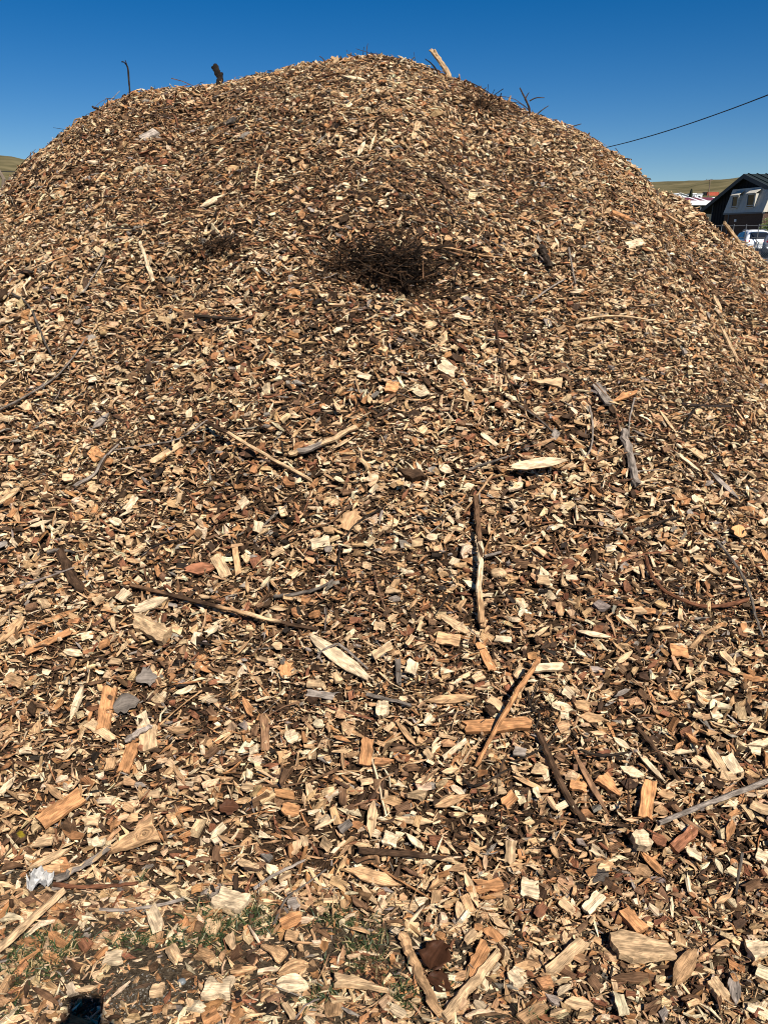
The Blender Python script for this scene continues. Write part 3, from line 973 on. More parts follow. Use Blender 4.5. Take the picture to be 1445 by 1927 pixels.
# body of the heap under the chips
def heap_body():
    xs = np.concatenate([np.linspace(-7.5, -3.2, 22)[:-1], np.linspace(-3.2, 3.2, 161), np.linspace(3.2, 6.5, 18)[1:]])
    ys = np.concatenate([np.linspace(1.0, 5.9, 124), np.linspace(5.9, 11, 26)[1:]])
    X, Y = np.meshgrid(xs, ys)
    Z = height(X, Y)
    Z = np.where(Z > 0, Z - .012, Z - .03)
    P = np.stack([X, Y, Z], -1).reshape(-1, 3)
    nx = len(xs)
    i, j = np.meshgrid(np.arange(nx - 1), np.arange(len(ys) - 1))
    a = (j * nx + i).ravel()
    return P, np.stack([a, a + 1, a + nx + 1, a + nx], -1)
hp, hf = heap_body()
nchip_faces = sum(len(f) for f in VB['f4'])
V = np.concatenate(VB['v'] + [hp]).astype(np.float32)
Fq = np.concatenate(VB['f4'] + [hf + VB['n']]).astype(np.int32)
Cc = np.concatenate(VB['c'] + [np.tile([[.05, .03, .015]], (len(hp), 1))])
Gg = np.concatenate(VB['g'] + [hp]).astype(np.float32)
me = bpy.data.meshes.new('wood_chips')
me.vertices.add(len(V)); me.vertices.foreach_set('co', V.ravel())
me.loops.add(Fq.size); me.loops.foreach_set('vertex_index', Fq.ravel())
me.polygons.add(len(Fq))
me.polygons.foreach_set('loop_start', np.arange(0, Fq.size, 4, dtype=np.int32))
me.materials.append(M_WOOD); me.materials.append(M_MULCH_SHADE)
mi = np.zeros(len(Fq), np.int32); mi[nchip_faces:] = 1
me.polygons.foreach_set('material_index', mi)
at = me.attributes.new('col', 'FLOAT_COLOR', 'POINT')
at.data.foreach_set('color', np.concatenate([Cc, np.ones((len(Cc), 1))], 1).astype(np.float32).ravel())
at = me.attributes.new('guv', 'FLOAT_VECTOR', 'POINT'); at.data.foreach_set('vector', Gg.ravel())
me.update(calc_edges=True)
me.shade_flat()
heap = bpy.data.objects.new('wood_chips', me)
COL.objects.link(heap)
tag(heap, 'towering heap of tan, brown and cream wood chips filling the picture', kind='stuff')
print('TRIS', len(Fq) * 2)
# ================================================================== SINGLE PIECES ON THE HEAP
LAND = []           # (px, py, short phrase) of the pieces one can find by their own look
TAKEN = []          # (px, py, reach) in the picture

def C(name, k=1.0):
    return tuple(min(.75, c * k) for c in PAL[name])

def seat(p0, p1, lift0, lift1):
    """two points of the heap's skin, raised along the local normal"""
    a, da = on_heap(*p0); b, db = on_heap(*p1)
    return a + nrm(a) * lift0, b + nrm(b) * lift1, (da + db) / 2

WPROF = {
    'block': lambda t: .93 + .07 * math.sin(t * 9), 'plank': lambda t: 1.0,
    'blade': lambda t: max(.03, math.sin(math.pi * (.04 + .92 * t)) ** .75), 'wedge': lambda t: max(.06, (1 - t) ** .8),
    'splinter': lambda t: max(.06, min(1, 3.2 * t + .1, 3.0 * (1 - t) + .06)), 'flake': lambda t: max(.15, math.sin(math.pi * (.1 + .8 * t)) ** .5),
    'flare': lambda t: max(.10, .22 + .78 * t ** 1.5), 'stub': lambda t: 1.0 - .25 * t, 'slab': lambda t: min(.62 + 1.5 * t, 1.06 - .62 * t)}

def slab_mesh(name, L, W, T, shape, col, seed, bend=0.0, twist=0.0, m=None, nx=7, ny=3, edge=None, rough=1.0):
    """a split piece of wood: fibres run along x, the ends torn, the top ridged along the grain"""
    r = random.Random(seed)
    b = MB()
    prof = WPROF[shape]
    e0 = [r.uniform(-.055, .055) * rough for _ in range(ny + 1)]
    e1 = [r.uniform(-.055, .055) * rough for _ in range(ny + 1)]
    rid = [r.uniform(-.22, .22) * T * rough for _ in range(ny + 1)]
    sk = r.uniform(-.12, .12)
    vs, cs, gs = [], [], []
    off = Vector((r.uniform(0, 40), r.uniform(0, 40), r.uniform(0, 40)))
    wl = [r.uniform(-.06, .06) * rough for _ in range(nx + 1)]
    wr = [r.uniform(-.06, .06) * rough for _ in range(nx + 1)]
    for lay in (1, 0):
        for i in range(nx + 1):
            t = i / nx
            w = prof(t)
            for j in range(ny + 1):
                v = j / ny - .5
                x = (t - .5) * L + ((e0[j] * (1 - t) ** 3 + e1[j] * t ** 3)) * L + sk * v * W * (1 - 2 * abs(t - .5)) * 0 + sk * v * W
                y = v * W * w + (wl[i] if j == 0 else wr[i] if j == ny else 0) * W
                z = (T * .5 + rid[j] + r.uniform(-.08, .08) * T) if lay else -T * .5 * (1 - .25 * abs(v))
                z += bend * L * (.25 - (t - .5) ** 2) * 4 * .25 + twist * (t - .5) * y
                vs.append(Vector((x, y, z)))
                gs.append(Vector((x, y, z)) + off)
                k = 1 + r.uniform(-.07, .07)
                c = edge if (edge and (j in (0, ny)) ) else col
                cs.append(tuple(q * k for q in c))
    n1 = (nx + 1) * (ny + 1)
    I = lambda i, j, lay: lay * n1 + i * (ny + 1) + j
    fs = []
    for i in range(nx):
        for j in range(ny):
            fs.append((I(i, j, 0), I(i + 1, j, 0), I(i + 1, j + 1, 0), I(i, j + 1, 0)))
            fs.append((I(i, j, 1), I(i, j + 1, 1), I(i + 1, j + 1, 1), I(i + 1, j, 1)))
        fs.append((I(i, 0, 0), I(i, 0, 1), I(i + 1, 0, 1), I(i + 1, 0, 0)))
        fs.append((I(i, ny, 0), I(i + 1, ny, 0), I(i + 1, ny, 1), I(i, ny, 1)))
    for j in range(ny):
        fs.append((I(0, j, 0), I(0, j + 1, 0), I(0, j + 1, 1), I(0, j, 1)))
        fs.append((I(nx, j, 0), I(nx, j, 1), I(nx, j + 1, 1), I(nx, j + 1, 0)))
    b.add(vs, fs, col=cs, guv=gs)
    return b.mesh(name, m or M_WOOD, attrs=True)

def lay_out(me, name, A, B, roll=0.0, up=None):
    """an object with x along A->B and z along the heap's normal"""
    o = bpy.data.objects.new(name, me)
    COL.objects.link(o)
    mid = (A + B) / 2
    x = (B - A).normalized()
    n = up or nrm(mid)
    z = (n - x * n.dot(x)).normalized()
    z = (Matrix.Rotation(roll, 3, x) @ z)
    y = z.cross(x)
    M = Matrix((x, y, z)).transposed().to_4x4()
    M.translation = mid
    o.matrix_world = M
    return o

SEED = [100]
def piece(name, cat, p0, p1, wpx, shape, col, label, short=None, lift=(.012, .012), th=.22, roll=0.0, bend=0.0, twist=0.0, k=1.0, group=None, m=None, edge=None, nx=7, ny=3, rough=1.0):
    SEED[0] += 1
    A, B, d = seat(p0, p1, lift[0] + .004, lift[1] + .004)
    L = (B - A).length
    W = wpx / F_PX * d * 1.12
    T = min(max(th * W, .003), .03)
    me = slab_mesh(name, L, W, T, shape, C(col, k), SEED[0], bend, twist, m, edge=C(edge) if edge else None, nx=nx, ny=ny, rough=rough)
    o = lay_out(me, name, A, B, roll)
    tag(o, label, cat, group)
    cx, cy = (p0[0] + p1[0]) / 2, (p0[1] + p1[1]) / 2
    if short:
        LAND.append((cx, cy, short))
    n = max(1, int(math.hypot(p1[0] - p0[0], p1[1] - p0[1]) / 25))
    for i in range(n + 1):
        t = i / n
        TAKEN.append((p0[0] + (p1[0] - p0[0]) * t, p0[1] + (p1[1] - p0[1]) * t, wpx * .6))
    return o

def smooth_path(P, n):
    """Catmull-Rom through the points"""
    P = [Vector(p) for p in P]
    if len(P) == 2:
        return [P[0].lerp(P[1], i / (n - 1)) for i in range(n)]
    Q = [P[0] * 2 - P[1]] + P + [P[-1] * 2 - P[-2]]
    out = []
    m = len(P) - 1
    for i in range(n):
        u = i / (n - 1) * m
        k = min(int(u), m - 1)
        t = u - k
        a, b, c, d = Q[k], Q[k + 1], Q[k + 2], Q[k + 3]
        out.append(.5 * (2 * b + (c - a) * t + (2 * a - 5 * b + 4 * c - d) * t * t + (3 * b - 3 * c + d - a) * t ** 3))
    return out

def stick(name, cat, pts, wpx, cols, label, short=None, lift=None, taper=.7, n=None, flat=.85, m=None, jit=.12, group=None, sides=7, parts=(), jag=.25, k=1.0):
    """a stick or twig along points seen on the heap; cols: one colour or one per point; parts: [(from, to, colour, name, scale)]"""
    SEED[0] += 1
    r = random.Random(SEED[0])
    W, D = [], []
    for i, p in enumerate(pts):
        q, d = on_heap(*p[:2])
        D.append(d)
        lf = p[2] if len(p) > 2 else (wpx / F_PX * d * .5 * .7 + .010)
        W.append(q + nrm(q) * (lf + .005))
    d = sum(D) / len(D)
    rad = wpx / F_PX * d * .5
    n = n or max(6, int(4 * len(pts)))
    path = smooth_path(W, n)
    for i in range(1, n - 1):
        path[i] = path[i] + Vector((r.gauss(0, 1), r.gauss(0, 1), r.gauss(0, .5))) * rad * jit * 1.4
    rr = [rad * (1 + (taper - 1) * i / (n - 1)) * (1 + r.uniform(-jit, jit)) for i in range(n)]
    if isinstance(cols, str):
        cc = [C(cols, k * (1 + r.uniform(-.12, .12))) for _ in range(n)]
    else:
        cc = []
        for i in range(n):
            cc.append(C(cols[min(len(cols) - 1, int(i / n * len(cols)))], k * (1 + r.uniform(-.12, .12))))
    b = MB()
    b.tube(path, rr, n=sides, flat=flat, col=cc, jag=rad * jag * 2, seed=SEED[0])
    base = path[0]
    b.v = [tuple(Vector(v) - base) for v in b.v]
    o = b.build(name, m or M_BARK, attrs=True, loc=base)
    tag(o, label, cat, group)
    for (t0, t1, col, pname, sc) in parts:
        i0, i1 = int(t0 * (n - 1)), max(int(t0 * (n - 1)) + 1, int(round(t1 * (n - 1))))
        b = MB()
        b.tube([path[i] - base for i in range(i0, i1 + 1)], [rr[i] * sc for i in range(i0, i1 + 1)], n=sides, flat=flat, col=C(col), jag=rad * .6, seed=SEED[0] + 7)
        b.build(pname, M_WOOD if col in ('cream', 'pale tan', 'tan') else M_BARK, o, attrs=True)
    pm = pts[len(pts) // 2]
    if short:
        LAND.append(((pts[0][0] + pts[-1][0]) / 2, (pts[0][1] + pts[-1][1]) / 2, short))
    for a, c in zip(pts, pts[1:]):
        q = max(1, int(math.hypot(c[0] - a[0], c[1] - a[1]) / 25))
        for i in range(q + 1):
            TAKEN.append((a[0] + (c[0] - a[0]) * i / q, a[1] + (c[1] - a[1]) * i / q, wpx * .7))
    return o

# ---- long sticks and branches
stick('stick', 'stick', [(398, 808, .04), (450, 838, .05), (520, 875, .03), (590, 908, .008)], 9, 'pale tan', 'long straight peeled stick sloping down to the right, dark bark along its upper edge', 'the long straight peeled stick', m=M_WOOD, parts=[(0, .3, 'dark brown', 'bark', 1.15)])
stick('twig', 'twig', [(400, 806, .045), (340, 830), (280, 843), (215, 852)], 4, 'grey', 'thin grey twig running left from the top of the long straight peeled stick')
br = stick('branch', 'branch', [(548, 862), (600, 846), (672, 812)], 15, 'pale tan', 'split pale branch with a collar of grey bark round its middle', 'the split pale branch with a bark collar', m=M_WOOD, taper=.8, parts=[(.27, .55, 'grey', 'bark_collar', 1.18)], jit=.18, flat=.7)
piece('wood_splinter', 'splinter', (628, 850), (668, 826), 6, 'splinter', 'pale tan', 'pale splinter lying along the lower side of the split branch with a bark collar')
stick('stick', 'stick', [(1170, 818), (1178, 860), (1196, 920)], 14, 'grey', 'upright weathered grey stick split at its lower end', 'the upright weathered grey stick', taper=1.0, jit=.14, lift=None)
stick('twig', 'twig', [(1190, 755), (1182, 790), (1177, 830, .03)], 4, 'grey', 'thin grey twig standing above the upright weathered grey stick')
stick('twig', 'twig', [(1050, 890), (1100, 878), (1178, 858, .025)], 5, 'brown', 'brown twig between the pale jutting shard and the upright grey stick')
stick('twig', 'twig', [(1195, 893), (1240, 888)], 3, 'grey', 'short thin twig just right of the foot of the upright weathered grey stick')
stick('stick', 'stick', [(893, 945, .03), (893, 1000, .045), (896, 1060, .05), (900, 1120, .04), (905, 1180, .02)], 10, ['brown', 'brown', 'dark brown', 'pale tan', 'tan'], 'long upright half-barked stick raised over a black shadow', 'the long upright half-barked stick', taper=1.1, parts=[(.45, .8, 'cream', 'bare_wood', 1.06)])
stick('twig', 'twig', [(925, 900, .02), (905, 930, .03), (872, 970)], 5, 'tan', 'twig crossing the upper end of the long upright half-barked stick')
stick('twig', 'twig', [(905, 1060, .03), (942, 1045)], 7, 'grey', 'stubby grey twig branching right from the long upright half-barked stick')
stick('stick', 'stick', [(250, 1106), (330, 1128, .02), (400, 1150, .03), (470, 1166, .03), (540, 1180, .02), (600, 1190)], 9, ['brown', 'dark brown', 'dark brown', 'tan', 'pale tan', 'dark brown', 'dark brown'], 'very long dark stick with a peeled pale stretch in its middle', 'the very long dark stick', taper=.9)
stick('stick', 'stick', [(1002, 1272, .10), (985, 1300, .09), (950, 1350, .06), (920, 1400, .03), (893, 1446, .005)], 10, 'orange-brown', 'leaning orange-brown stick propped up over a wide black shadow', 'the leaning orange-brown stick', m=M_WOOD, taper=.75, k=1.25)
piece('wood_block', 'wood piece', (998, 1268), (1052, 1262), 13, 'block', 'cream', 'cream block of wood at the head of the leaning orange-brown stick', lift=(.03, .02), th=.6)
stick('stick', 'stick', [(1010, 1384), (1030, 1430, .02), (1062, 1500, .02), (1095, 1552)], 12, 'dark brown', 'straight dark brown stick going down to the right below the fine black roots', 'the straight dark brown stick', taper=.9, k=1.3)
stick('root', 'root', [(868, 1468), (882, 1484, .02), (900, 1486, .025), (930, 1470, .025), (960, 1450, .01)], 6, 'blackish', 'curled black root below the leaning orange-brown stick', 'the curled black root', taper=.6, k=1.3)
stick('root', 'root', [(960, 1440), (1000, 1425, .02), (1035, 1405, .025), (1042, 1380)], 5, 'blackish', 'black root hooked around the top of the straight dark brown stick', taper=.6, k=1.4)
stick('root', 'root', [(1088, 1416), (1115, 1427, .02), (1150, 1428, .02), (1180, 1421)], 6, 'blackish', 'short black root bowed downward beside the pale torn strip', taper=.8, k=1.5)
stick('root', 'root', [(990, 1305), (996, 1340, .02), (1010, 1355, .03), (1003, 1380, .02)], 5, 'blackish', 'black root twisting down into the fine black roots', k=1.3)
stick('twig', 'twig', [(695, 1412), (708, 1460, .014), (718, 1500, .012), (727, 1540)], 4.5, 'cream', 'thin cream twig hanging almost straight down in the lower middle', 'the thin cream twig', m=M_WOOD, taper=.8)
stick('stick', 'stick', [(0, 1803, .02), (60, 1748, .02), (124, 1690, .02)], 19, 'pale tan', 'thick weathered stick reaching in from the left edge', 'the thick weathered stick at the left edge', m=M_WOOD, taper=.85, flat=.7, k=.95)
stick('branch', 'branch', [(108, 1668), (160, 1638, .02), (212, 1602)], 15, 'grey', 'grey barked branch with a pale torn edge below the knotty piece', 'the grey barked branch', taper=.8, flat=.75, parts=[(.3, 1, 'pale tan', 'torn_wood', .98)], k=.8)
stick('twig', 'twig', [(103, 1675), (150, 1678, .01), (205, 1678), (262, 1670)], 9, 'reddish brown', 'smooth reddish brown twig right of the crumpled white scrap', 'the smooth reddish brown twig', k=.75, flat=1)
stick('twig', 'twig', [(190, 1722), (235, 1722, .01), (290, 1714, .01), (348, 1702)], 6, 'grey', 'grey forked twig lying level above the grass', 'the grey forked twig', taper=1.2)
stick('twig', 'twig', [(290, 1668), (315, 1688), (340, 1710, .01)], 5, 'dark brown', 'short dark twig meeting the right end of the grey forked twig')
stick('stick', 'stick', [(678, 1606), (730, 1610, .012), (790, 1614, .012), (852, 1626)], 14, 'dark brown', 'dark barked stick with a pale snapped right end near the bottom', 'the dark barked stick', taper=.75, parts=[(.82, 1, 'pale tan', 'snapped_end', 1.03)], k=1.1)
stick('stick', 'stick', [(757, 1775), (775, 1810, .012), (795, 1862, .015), (828, 1922)], 21, 'tan', 'thick peeled stick, left one of the two that converge at the bottom edge', 'the left thick peeled stick', m=M_WOOD, taper=.85, flat=.7, k=1.1)
stick('stick', 'stick', [(936, 1806), (900, 1850, .015), (870, 1885, .015), (832, 1930)], 18, 'pale tan', 'thick peeled stick, right one of the two that converge at the bottom edge', 'the right thick peeled stick', m=M_WOOD, taper=1.1, flat=.8)
stick('stick', 'stick', [(1235, 1556), (1300, 1530, .02), (1370, 1505, .025), (1450, 1472, .02)], 10, 'grey', 'long weathered stick running out of the right edge near the bottom', 'the long weathered stick at the right edge', taper=1.1, k=1.1)
stick('root', 'root', [(1212, 1052, .01), (1222, 1092, .02), (1250, 1122, .02), (1300, 1145, .02), (1350, 1146, .015), (1402, 1134)], 6.5, 'reddish brown', 'long reddish brown root curving like a bow on the right', 'the bow-shaped reddish root', flat=1, k=.7, taper=1.3)
stick('twig', 'twig', [(1345, 1025), (1375, 1065, .015), (1398, 1110, .02), (1415, 1160, .015), (1432, 1205)], 6, 'grey', 'dark grey twig running steeply down by the right edge', 'the steep dark grey twig', k=.5)
stick('twig', 'twig', [(145, 922), (178, 900, .012), (200, 872, .02), (228, 842)], 8, 'grey', 'grey bark-stripped twig bent upward at the left', 'the bent grey twig on the left', k=.95, taper=.6)
stick('twig', 'twig', [(186, 915), (200, 880, .02), (222, 845, .02), (265, 812)], 4, 'dark brown', 'thin dark twig crossing the bent grey twig on the left')
stick('stick', 'stick', [(118, 1045), (134, 1080, .012), (155, 1116)], 16, 'dark brown', 'short thick dark mossy stick on the left', 'the short thick dark stick', taper=1.1, k=1.1)
stick('twig', 'twig', [(94, 1043), (118, 1040), (144, 1044)], 8, 'grey', 'short grey twig at the top of the short thick dark stick', k=.5)
stick('twig', 'twig', [(30, 558), (55, 575, .015), (72, 605, .02), (86, 640, .015), (99, 670)], 5, 'grey', 'dark bent twig near the left edge in the upper part', 'the dark bent twig', k=.35)
stick('stick', 'stick', [(370, 602), (412, 605, .015), (460, 609)], 9, 'blackish', 'level blackish bark-covered stick left of the centre', 'the level blackish stick', k=1.5)
stick('twig', 'twig', [(0, 778), (50, 752, .012), (105, 718, .012), (140, 680), (168, 638)], 5, 'grey', 'long grey-brown twig climbing from the left edge', 'the long climbing twig', k=.7, taper=.6)
stick('twig', 'twig', [(100, 672), (122, 645), (140, 610), (150, 590)], 3, 'brown', 'thin brown twig right of the dark bent twig')
stick('twig', 'twig', [(160, 556), (180, 522, .015), (202, 486)], 4, 'grey', 'thin straight grey twig tilted up to the right on the upper left', 'the thin straight grey twig', k=.8)
stick('bark_strip', 'bark strip', [(264, 562), (264, 590, .015), (277, 617)], 5.5, 'orange-brown', 'curved orange-brown bark strip like a bracket left of the level blackish stick', 'the curved orange-brown strip', m=M_WOOD)
stick('wood_splinter', 'splinter', [(267, 462, .012), (278, 495, .015), (292, 533)], 7, 'cream', 'upright cream splinter in the upper left', 'the upright cream splinter', m=M_WOOD, taper=1.2)
stick('twig', 'twig', [(795, 465, .01), (850, 475, .02), (900, 487, .02), (948, 492)], 5, 'tan', 'long tan twig pointing right from the tangle of roots', 'the long tan twig by the tangle', taper=.7)
stick('twig', 'twig', [(1083, 610), (1130, 603, .015), (1165, 603, .015), (1210, 608)], 6, 'pale tan', 'wavy pale twig lying level on the right slope', 'the wavy pale twig', m=M_WOOD)
stick('stick', 'stick', [(1015, 474), (1024, 492, .015), (1031, 512)], 15, 'blackish', 'stubby blackish stick on the upper right slope', 'the stubby blackish stick', k=1.6)
stick('twig', 'twig', [(928, 600), (936, 660, .02), (952, 720, .02), (985, 770, .015), (1028, 806)], 5, 'dark brown', 'long dark twig curving down right of the centre', 'the long curving dark twig', k=1.2)
stick('twig', 'twig', [(1068, 472), (1072, 500, .02), (1080, 540)], 4, 'grey', 'thin grey twig hanging straight down on the upper right slope')
stick('twig', 'twig', [(995, 575), (1030, 550, .015), (1060, 532)], 4.5, 'grey', 'slim grey twig rising to the right below the stubby blackish stick')
stick('twig', 'twig', [(880, 890), (915, 878, .015), (960, 864)], 6, 'grey', 'dark grey twig just left of the pale jutting shard', k=.5)
stick('root', 'root', [(722, 962), (690, 978, .015), (660, 1005, .02), (642, 1040, .02), (645, 1075, .02), (668, 1105)], 4.5, 'blackish', 'black root bent into an open loop in the middle', 'the looped black root', k=1.2)
stick('twig', 'twig', [(520, 1128), (560, 1122, .012), (600, 1112, .012), (628, 1096)], 8, 'grey', 'curved dark grey twig below the looped black root', 'the curved dark grey twig', k=.6, taper=.6)
stick('twig', 'twig', [(535, 1018), (580, 1000, .012), (620, 992), (650, 965)], 5, 'brown', 'brown twig rising toward the looped black root')
stick('twig', 'twig', [(1105, 770), (1112, 810, .015), (1108, 850, .015), (1090, 872)], 4, 'grey', 'thin grey twig hooked at its lower end right of the centre')
stick('twig', 'twig', [(1210, 1000), (1240, 988, .015), (1275, 978)], 6, 'blackish', 'blackish twig with a stub on the right', k=1.3)
stick('twig', 'twig', [(1080, 992), (1130, 998, .015), (1180, 1012), (1215, 1030)], 5, 'brown', 'drooping brown twig above the bow-shaped reddish root')
stick('twig', 'twig', [(1105, 715), (1150, 770, .012), (1166, 826)], 3.5, 'brown', 'slender brown twig running down to the upright weathered grey stick')
stick('twig', 'twig', [(975, 770), (1005, 790, .015), (1038, 818)], 4, 'grey', 'slender grey twig below the flat cracked piece', k=.6)
stick('twig', 'twig', [(478, 1240), (500, 1210), (520, 1200)], 3, 'brown', 'short thin twig left of the big pale blade')
stick('stick', 'stick', [(1195, 1375), (1230, 1418, .015), (1272, 1475)], 10, 'dark brown', 'slanting dark brown stick above the orange torn chunk', 'the slanting dark brown stick', k=1.5)
stick('twig', 'twig', [(600, 1245), (612, 1232, .02), (640, 1222, .03)], 6, 'grey', 'grey twig crossing the upper part of the big pale blade')
stick('twig', 'twig', [(642, 1222, .03), (665, 1240, .03), (693, 1264, .015)], 6, 'grey', 'grey twig lying along the upper edge of the big pale blade', k=.8)
stick('twig', 'twig', [(690, 1312), (735, 1322, .012), (775, 1333)], 9, 'grey', 'grey barked twig below the point of the big pale blade', 'the grey barked twig', k=.65)
stick('twig', 'twig', [(300, 1545), (318, 1590), (310, 1560)], 4, 'brown', 'short brown twig above the knotty piece')
stick('twig', 'twig', [(480, 1680), (515, 1655), (575, 1625)], 8, 'grey', 'pale grey twig slanting up left of the dark barked stick', 'the pale grey slanting twig', k=1.15)
stick('twig', 'twig', [(515, 1750), (540, 1700), (580, 1668), (615, 1642)], 5, 'grey', 'long thin grey twig below the pale grey slanting twig', k=.5)
stick('twig', 'twig', [(700, 1630), (760, 1668, .015), (822, 1705)], 4.5, 'orange-brown', 'thin orange-brown twig below the dark barked stick', m=M_WOOD)
stick('twig', 'twig', [(1392, 1610), (1385, 1650), (1380, 1690)], 6, 'grey', 'upright dark twig near the right edge at the bottom', k=.5)
stick('stick', 'stick', [(1262, 1522), (1300, 1560, .01), (1330, 1582)], 13, 'brown', 'barked brown stick crossing beneath the long weathered stick at the right edge', k=1.1)

# ---- shards, planks and big chips
piece('wood_shard', 'shard', (956, 896), (1052, 885), 18, 'blade', 'cream', 'pale flat shard jutting out over a black hollow', 'the pale jutting shard', lift=(.05, .06), th=.3, roll=.35)
piece('wood_shard', 'shard', (584, 1203), (697, 1286), 25, 'blade', 'cream', 'big pale blade of split wood pointed at both ends', 'the big pale blade', lift=(.02, .02), th=.16, roll=-.1)
piece('wood_plank', 'plank', (872, 1374), (992, 1366), 21, 'plank', 'orange-brown', 'thick orange plank lying level beneath the leaning orange-brown stick', 'the level orange plank', th=.5, k=1.3)
piece('wood_plank', 'plank', (212, 1299), (198, 1376), 23, 'plank', 'orange-brown', 'upright orange-tan plank with a torn lower end', 'the upright orange-tan plank', th=.25, k=1.45)
piece('wood_plank', 'plank', (170, 1364), (217, 1396), 18, 'stub', 'pale tan', 'short pale plank below the upright orange-tan plank', 'the short pale plank')
stick('twig', 'twig', [(246, 1402, .025), (268, 1390, .03), (291, 1376, .025)], 13, 'grey', 'stubby silver-grey twig lying on a pale chip', 'the stubby silver-grey twig', k=1.2, flat=1)
piece('wood_chip', 'wood chip', (281, 1372), (284, 1416), 33, 'block', 'pale tan', 'square pale chip beneath the stubby silver-grey twig', None)
piece('wood_chip', 'wood chip', (268, 1350), (278, 1376), 22, 'block', 'cream', 'cream chip above the stubby silver-grey twig')
piece('wood_plank', 'plank', (256, 1404), (236, 1458), 21, 'plank', 'orange-brown', 'small orange-brown plank below the stubby silver-grey twig', k=1.15)
piece('wood_plank', 'plank', (80, 1560), (158, 1505), 29, 'plank', 'orange-brown', 'broad orange plank with lengthwise fibres at the lower left', 'the broad orange plank', lift=(.025, .02), th=.28, k=1.4)
kn = piece('wood_shard', 'shard', (214, 1610), (300, 1566), 52, 'flare', 'tan', 'flared tan piece with a round knot at its wide end', 'the knotty piece', lift=(.02, .025), th=.16, k=1.15)
kb = MB()
for q in range(4):
    rr_ = .021 - .0041 * q + .001 * (q % 2)
    kb.tube([(.028 + math.cos(a / 12 * 2 * math.pi) * rr_ * (1.15 + .12 * math.sin(a * 1.7 + q)), math.sin(a / 12 * 2 * math.pi) * rr_ * .9 - .004, (.0052 + .0009 * q)) for a in range(13)], .0019, n=5, col=C('tan', .8 if q % 2 else 1.15), caps=False, seed=q)
kb.tube([(.028, -.004, .004), (.028, -.004, .011)], [.0065, .004], n=8, col=C('tan'))
kb.build('knot', M_WOOD, kn, attrs=True)
piece('wood_shard', 'shard', (60, 1640), (140, 1600), 13, 'splinter', 'pale tan', 'long pale splinter under the broad orange plank', th=.3)
piece('wood_shard', 'shard', (0, 1215), (52, 1166), 20, 'blade', 'tan', 'long tan shard at the left edge', 'the tan shard at the left edge', k=1.2)
piece('wood_shard', 'shard', (52, 1232), (135, 1192), 12, 'plank', 'orange-brown', 'narrow orange-brown slat right of the tan shard at the left edge', k=1.1)
piece('wood_shard', 'shard', (160, 1298), (136, 1360), 13, 'splinter', 'cream', 'cream splinter left of the upright orange-tan plank')
piece('wood_shard', 'shard', (152, 1150), (30, 1200), 10, 'splinter', 'orange-brown', 'slim orange-brown splinter above the narrow slat on the left')
piece('burl_piece', 'wood piece', (262, 1174), (322, 1206), 30, 'block', 'pale tan', 'lumpy pale burl piece with a wavy edge', 'the lumpy burl piece', lift=(.02, .02), th=.5, rough=2.2, k=.9)
piece('wood_shard', 'shard', (256, 1154), (317, 1131), 20, 'blade', 'cream', 'pale weathered shard with dark lengthwise cracks', 'the pale cracked shard', k=.85)
piece('wood_chip', 'wood chip', (228, 1134), (245, 1116), 20, 'block', 'cream', 'cream blocky chip left of the pale cracked shard')
piece('wood_plank', 'plank', (408, 1050), (430, 1090), 19, 'plank', 'pale tan', 'short tan plank left of a narrow slat, left of the centre', 'the short tan plank')
piece('wood_shard', 'shard', (443, 1030), (452, 1085), 10, 'plank', 'tan', 'narrow upright tan slat beside the short tan plank', k=1.2)
piece('bark_piece', 'bark', (352, 1078), (406, 1072), 22, 'blade', 'reddish brown', 'rust brown flat bark piece left of the short tan plank', 'the rust brown bark piece', k=1.5)
piece('wood_chip', 'wood chip', (588, 1030), (622, 1022), 20, 'block', 'cream', 'very pale flat chip standing out in the middle', 'the very pale flat chip')
piece('bark_piece', 'bark', (750, 890), (800, 906), 25, 'splinter', 'dark brown', 'dark fibrous bark slab in the middle', 'the dark fibrous bark slab', lift=(.016, .016), th=.35, k=1.1, m=M_BARK, rough=2.2)
piece('wood_chip', 'wood chip', (823, 884), (848, 892), 17, 'blade', 'cream', 'pale oval chip right of the dark fibrous bark slab')
piece('wood_chip', 'wood chip', (692, 907), (712, 902), 13, 'flake', 'cream', 'whitish chip left of the dark fibrous bark slab')
piece('wood_shard', 'shard', (905, 822), (934, 844), 9, 'plank', 'cream', 'cream slat pointing down to the right above the pale jutting shard')
piece('wood_shard', 'shard', (993, 722), (1056, 727), 24, 'flare', 'pale tan', 'flat cracked pale piece with a ragged upper edge', 'the flat cracked piece', th=.14, rough=1.8, k=.95)
piece('bark_piece', 'bark', (1118, 730), (1144, 768), 16, 'block', 'grey', 'speckled grey bark piece right of the flat cracked piece', m=M_BARK)
piece('wood_shard', 'shard', (1152, 760), (1196, 742), 11, 'blade', 'orange-brown', 'orange-brown shard right of the speckled grey bark piece', k=1.3)
piece('wood_chip', 'wood chip', (726, 732), (748, 736), 23, 'block', 'orange-brown', 'square orange chip standing alone above the middle', 'the square orange chip', k=1.6)
piece('wood_chip', 'wood chip', (828, 690), (856, 706), 26, 'flake', 'cream', 'large flaky cream chip right of the square orange chip', 'the large flaky cream chip', rough=2)
piece('wood_chip', 'wood chip', (676, 710), (698, 716), 11, 'block', 'cream', 'cream oblong chip left of the square orange chip')
piece('wood_shard', 'shard', (853, 601), (884, 606), 9, 'plank', 'cream', 'bright whitish slat on the slope right below the tangle of roots', 'the bright whitish slat')
piece('wood_chip', 'wood chip', (797, 622), (818, 614), 16, 'flake', 'pale tan', 'pale tan torn flake left of the bright whitish slat')
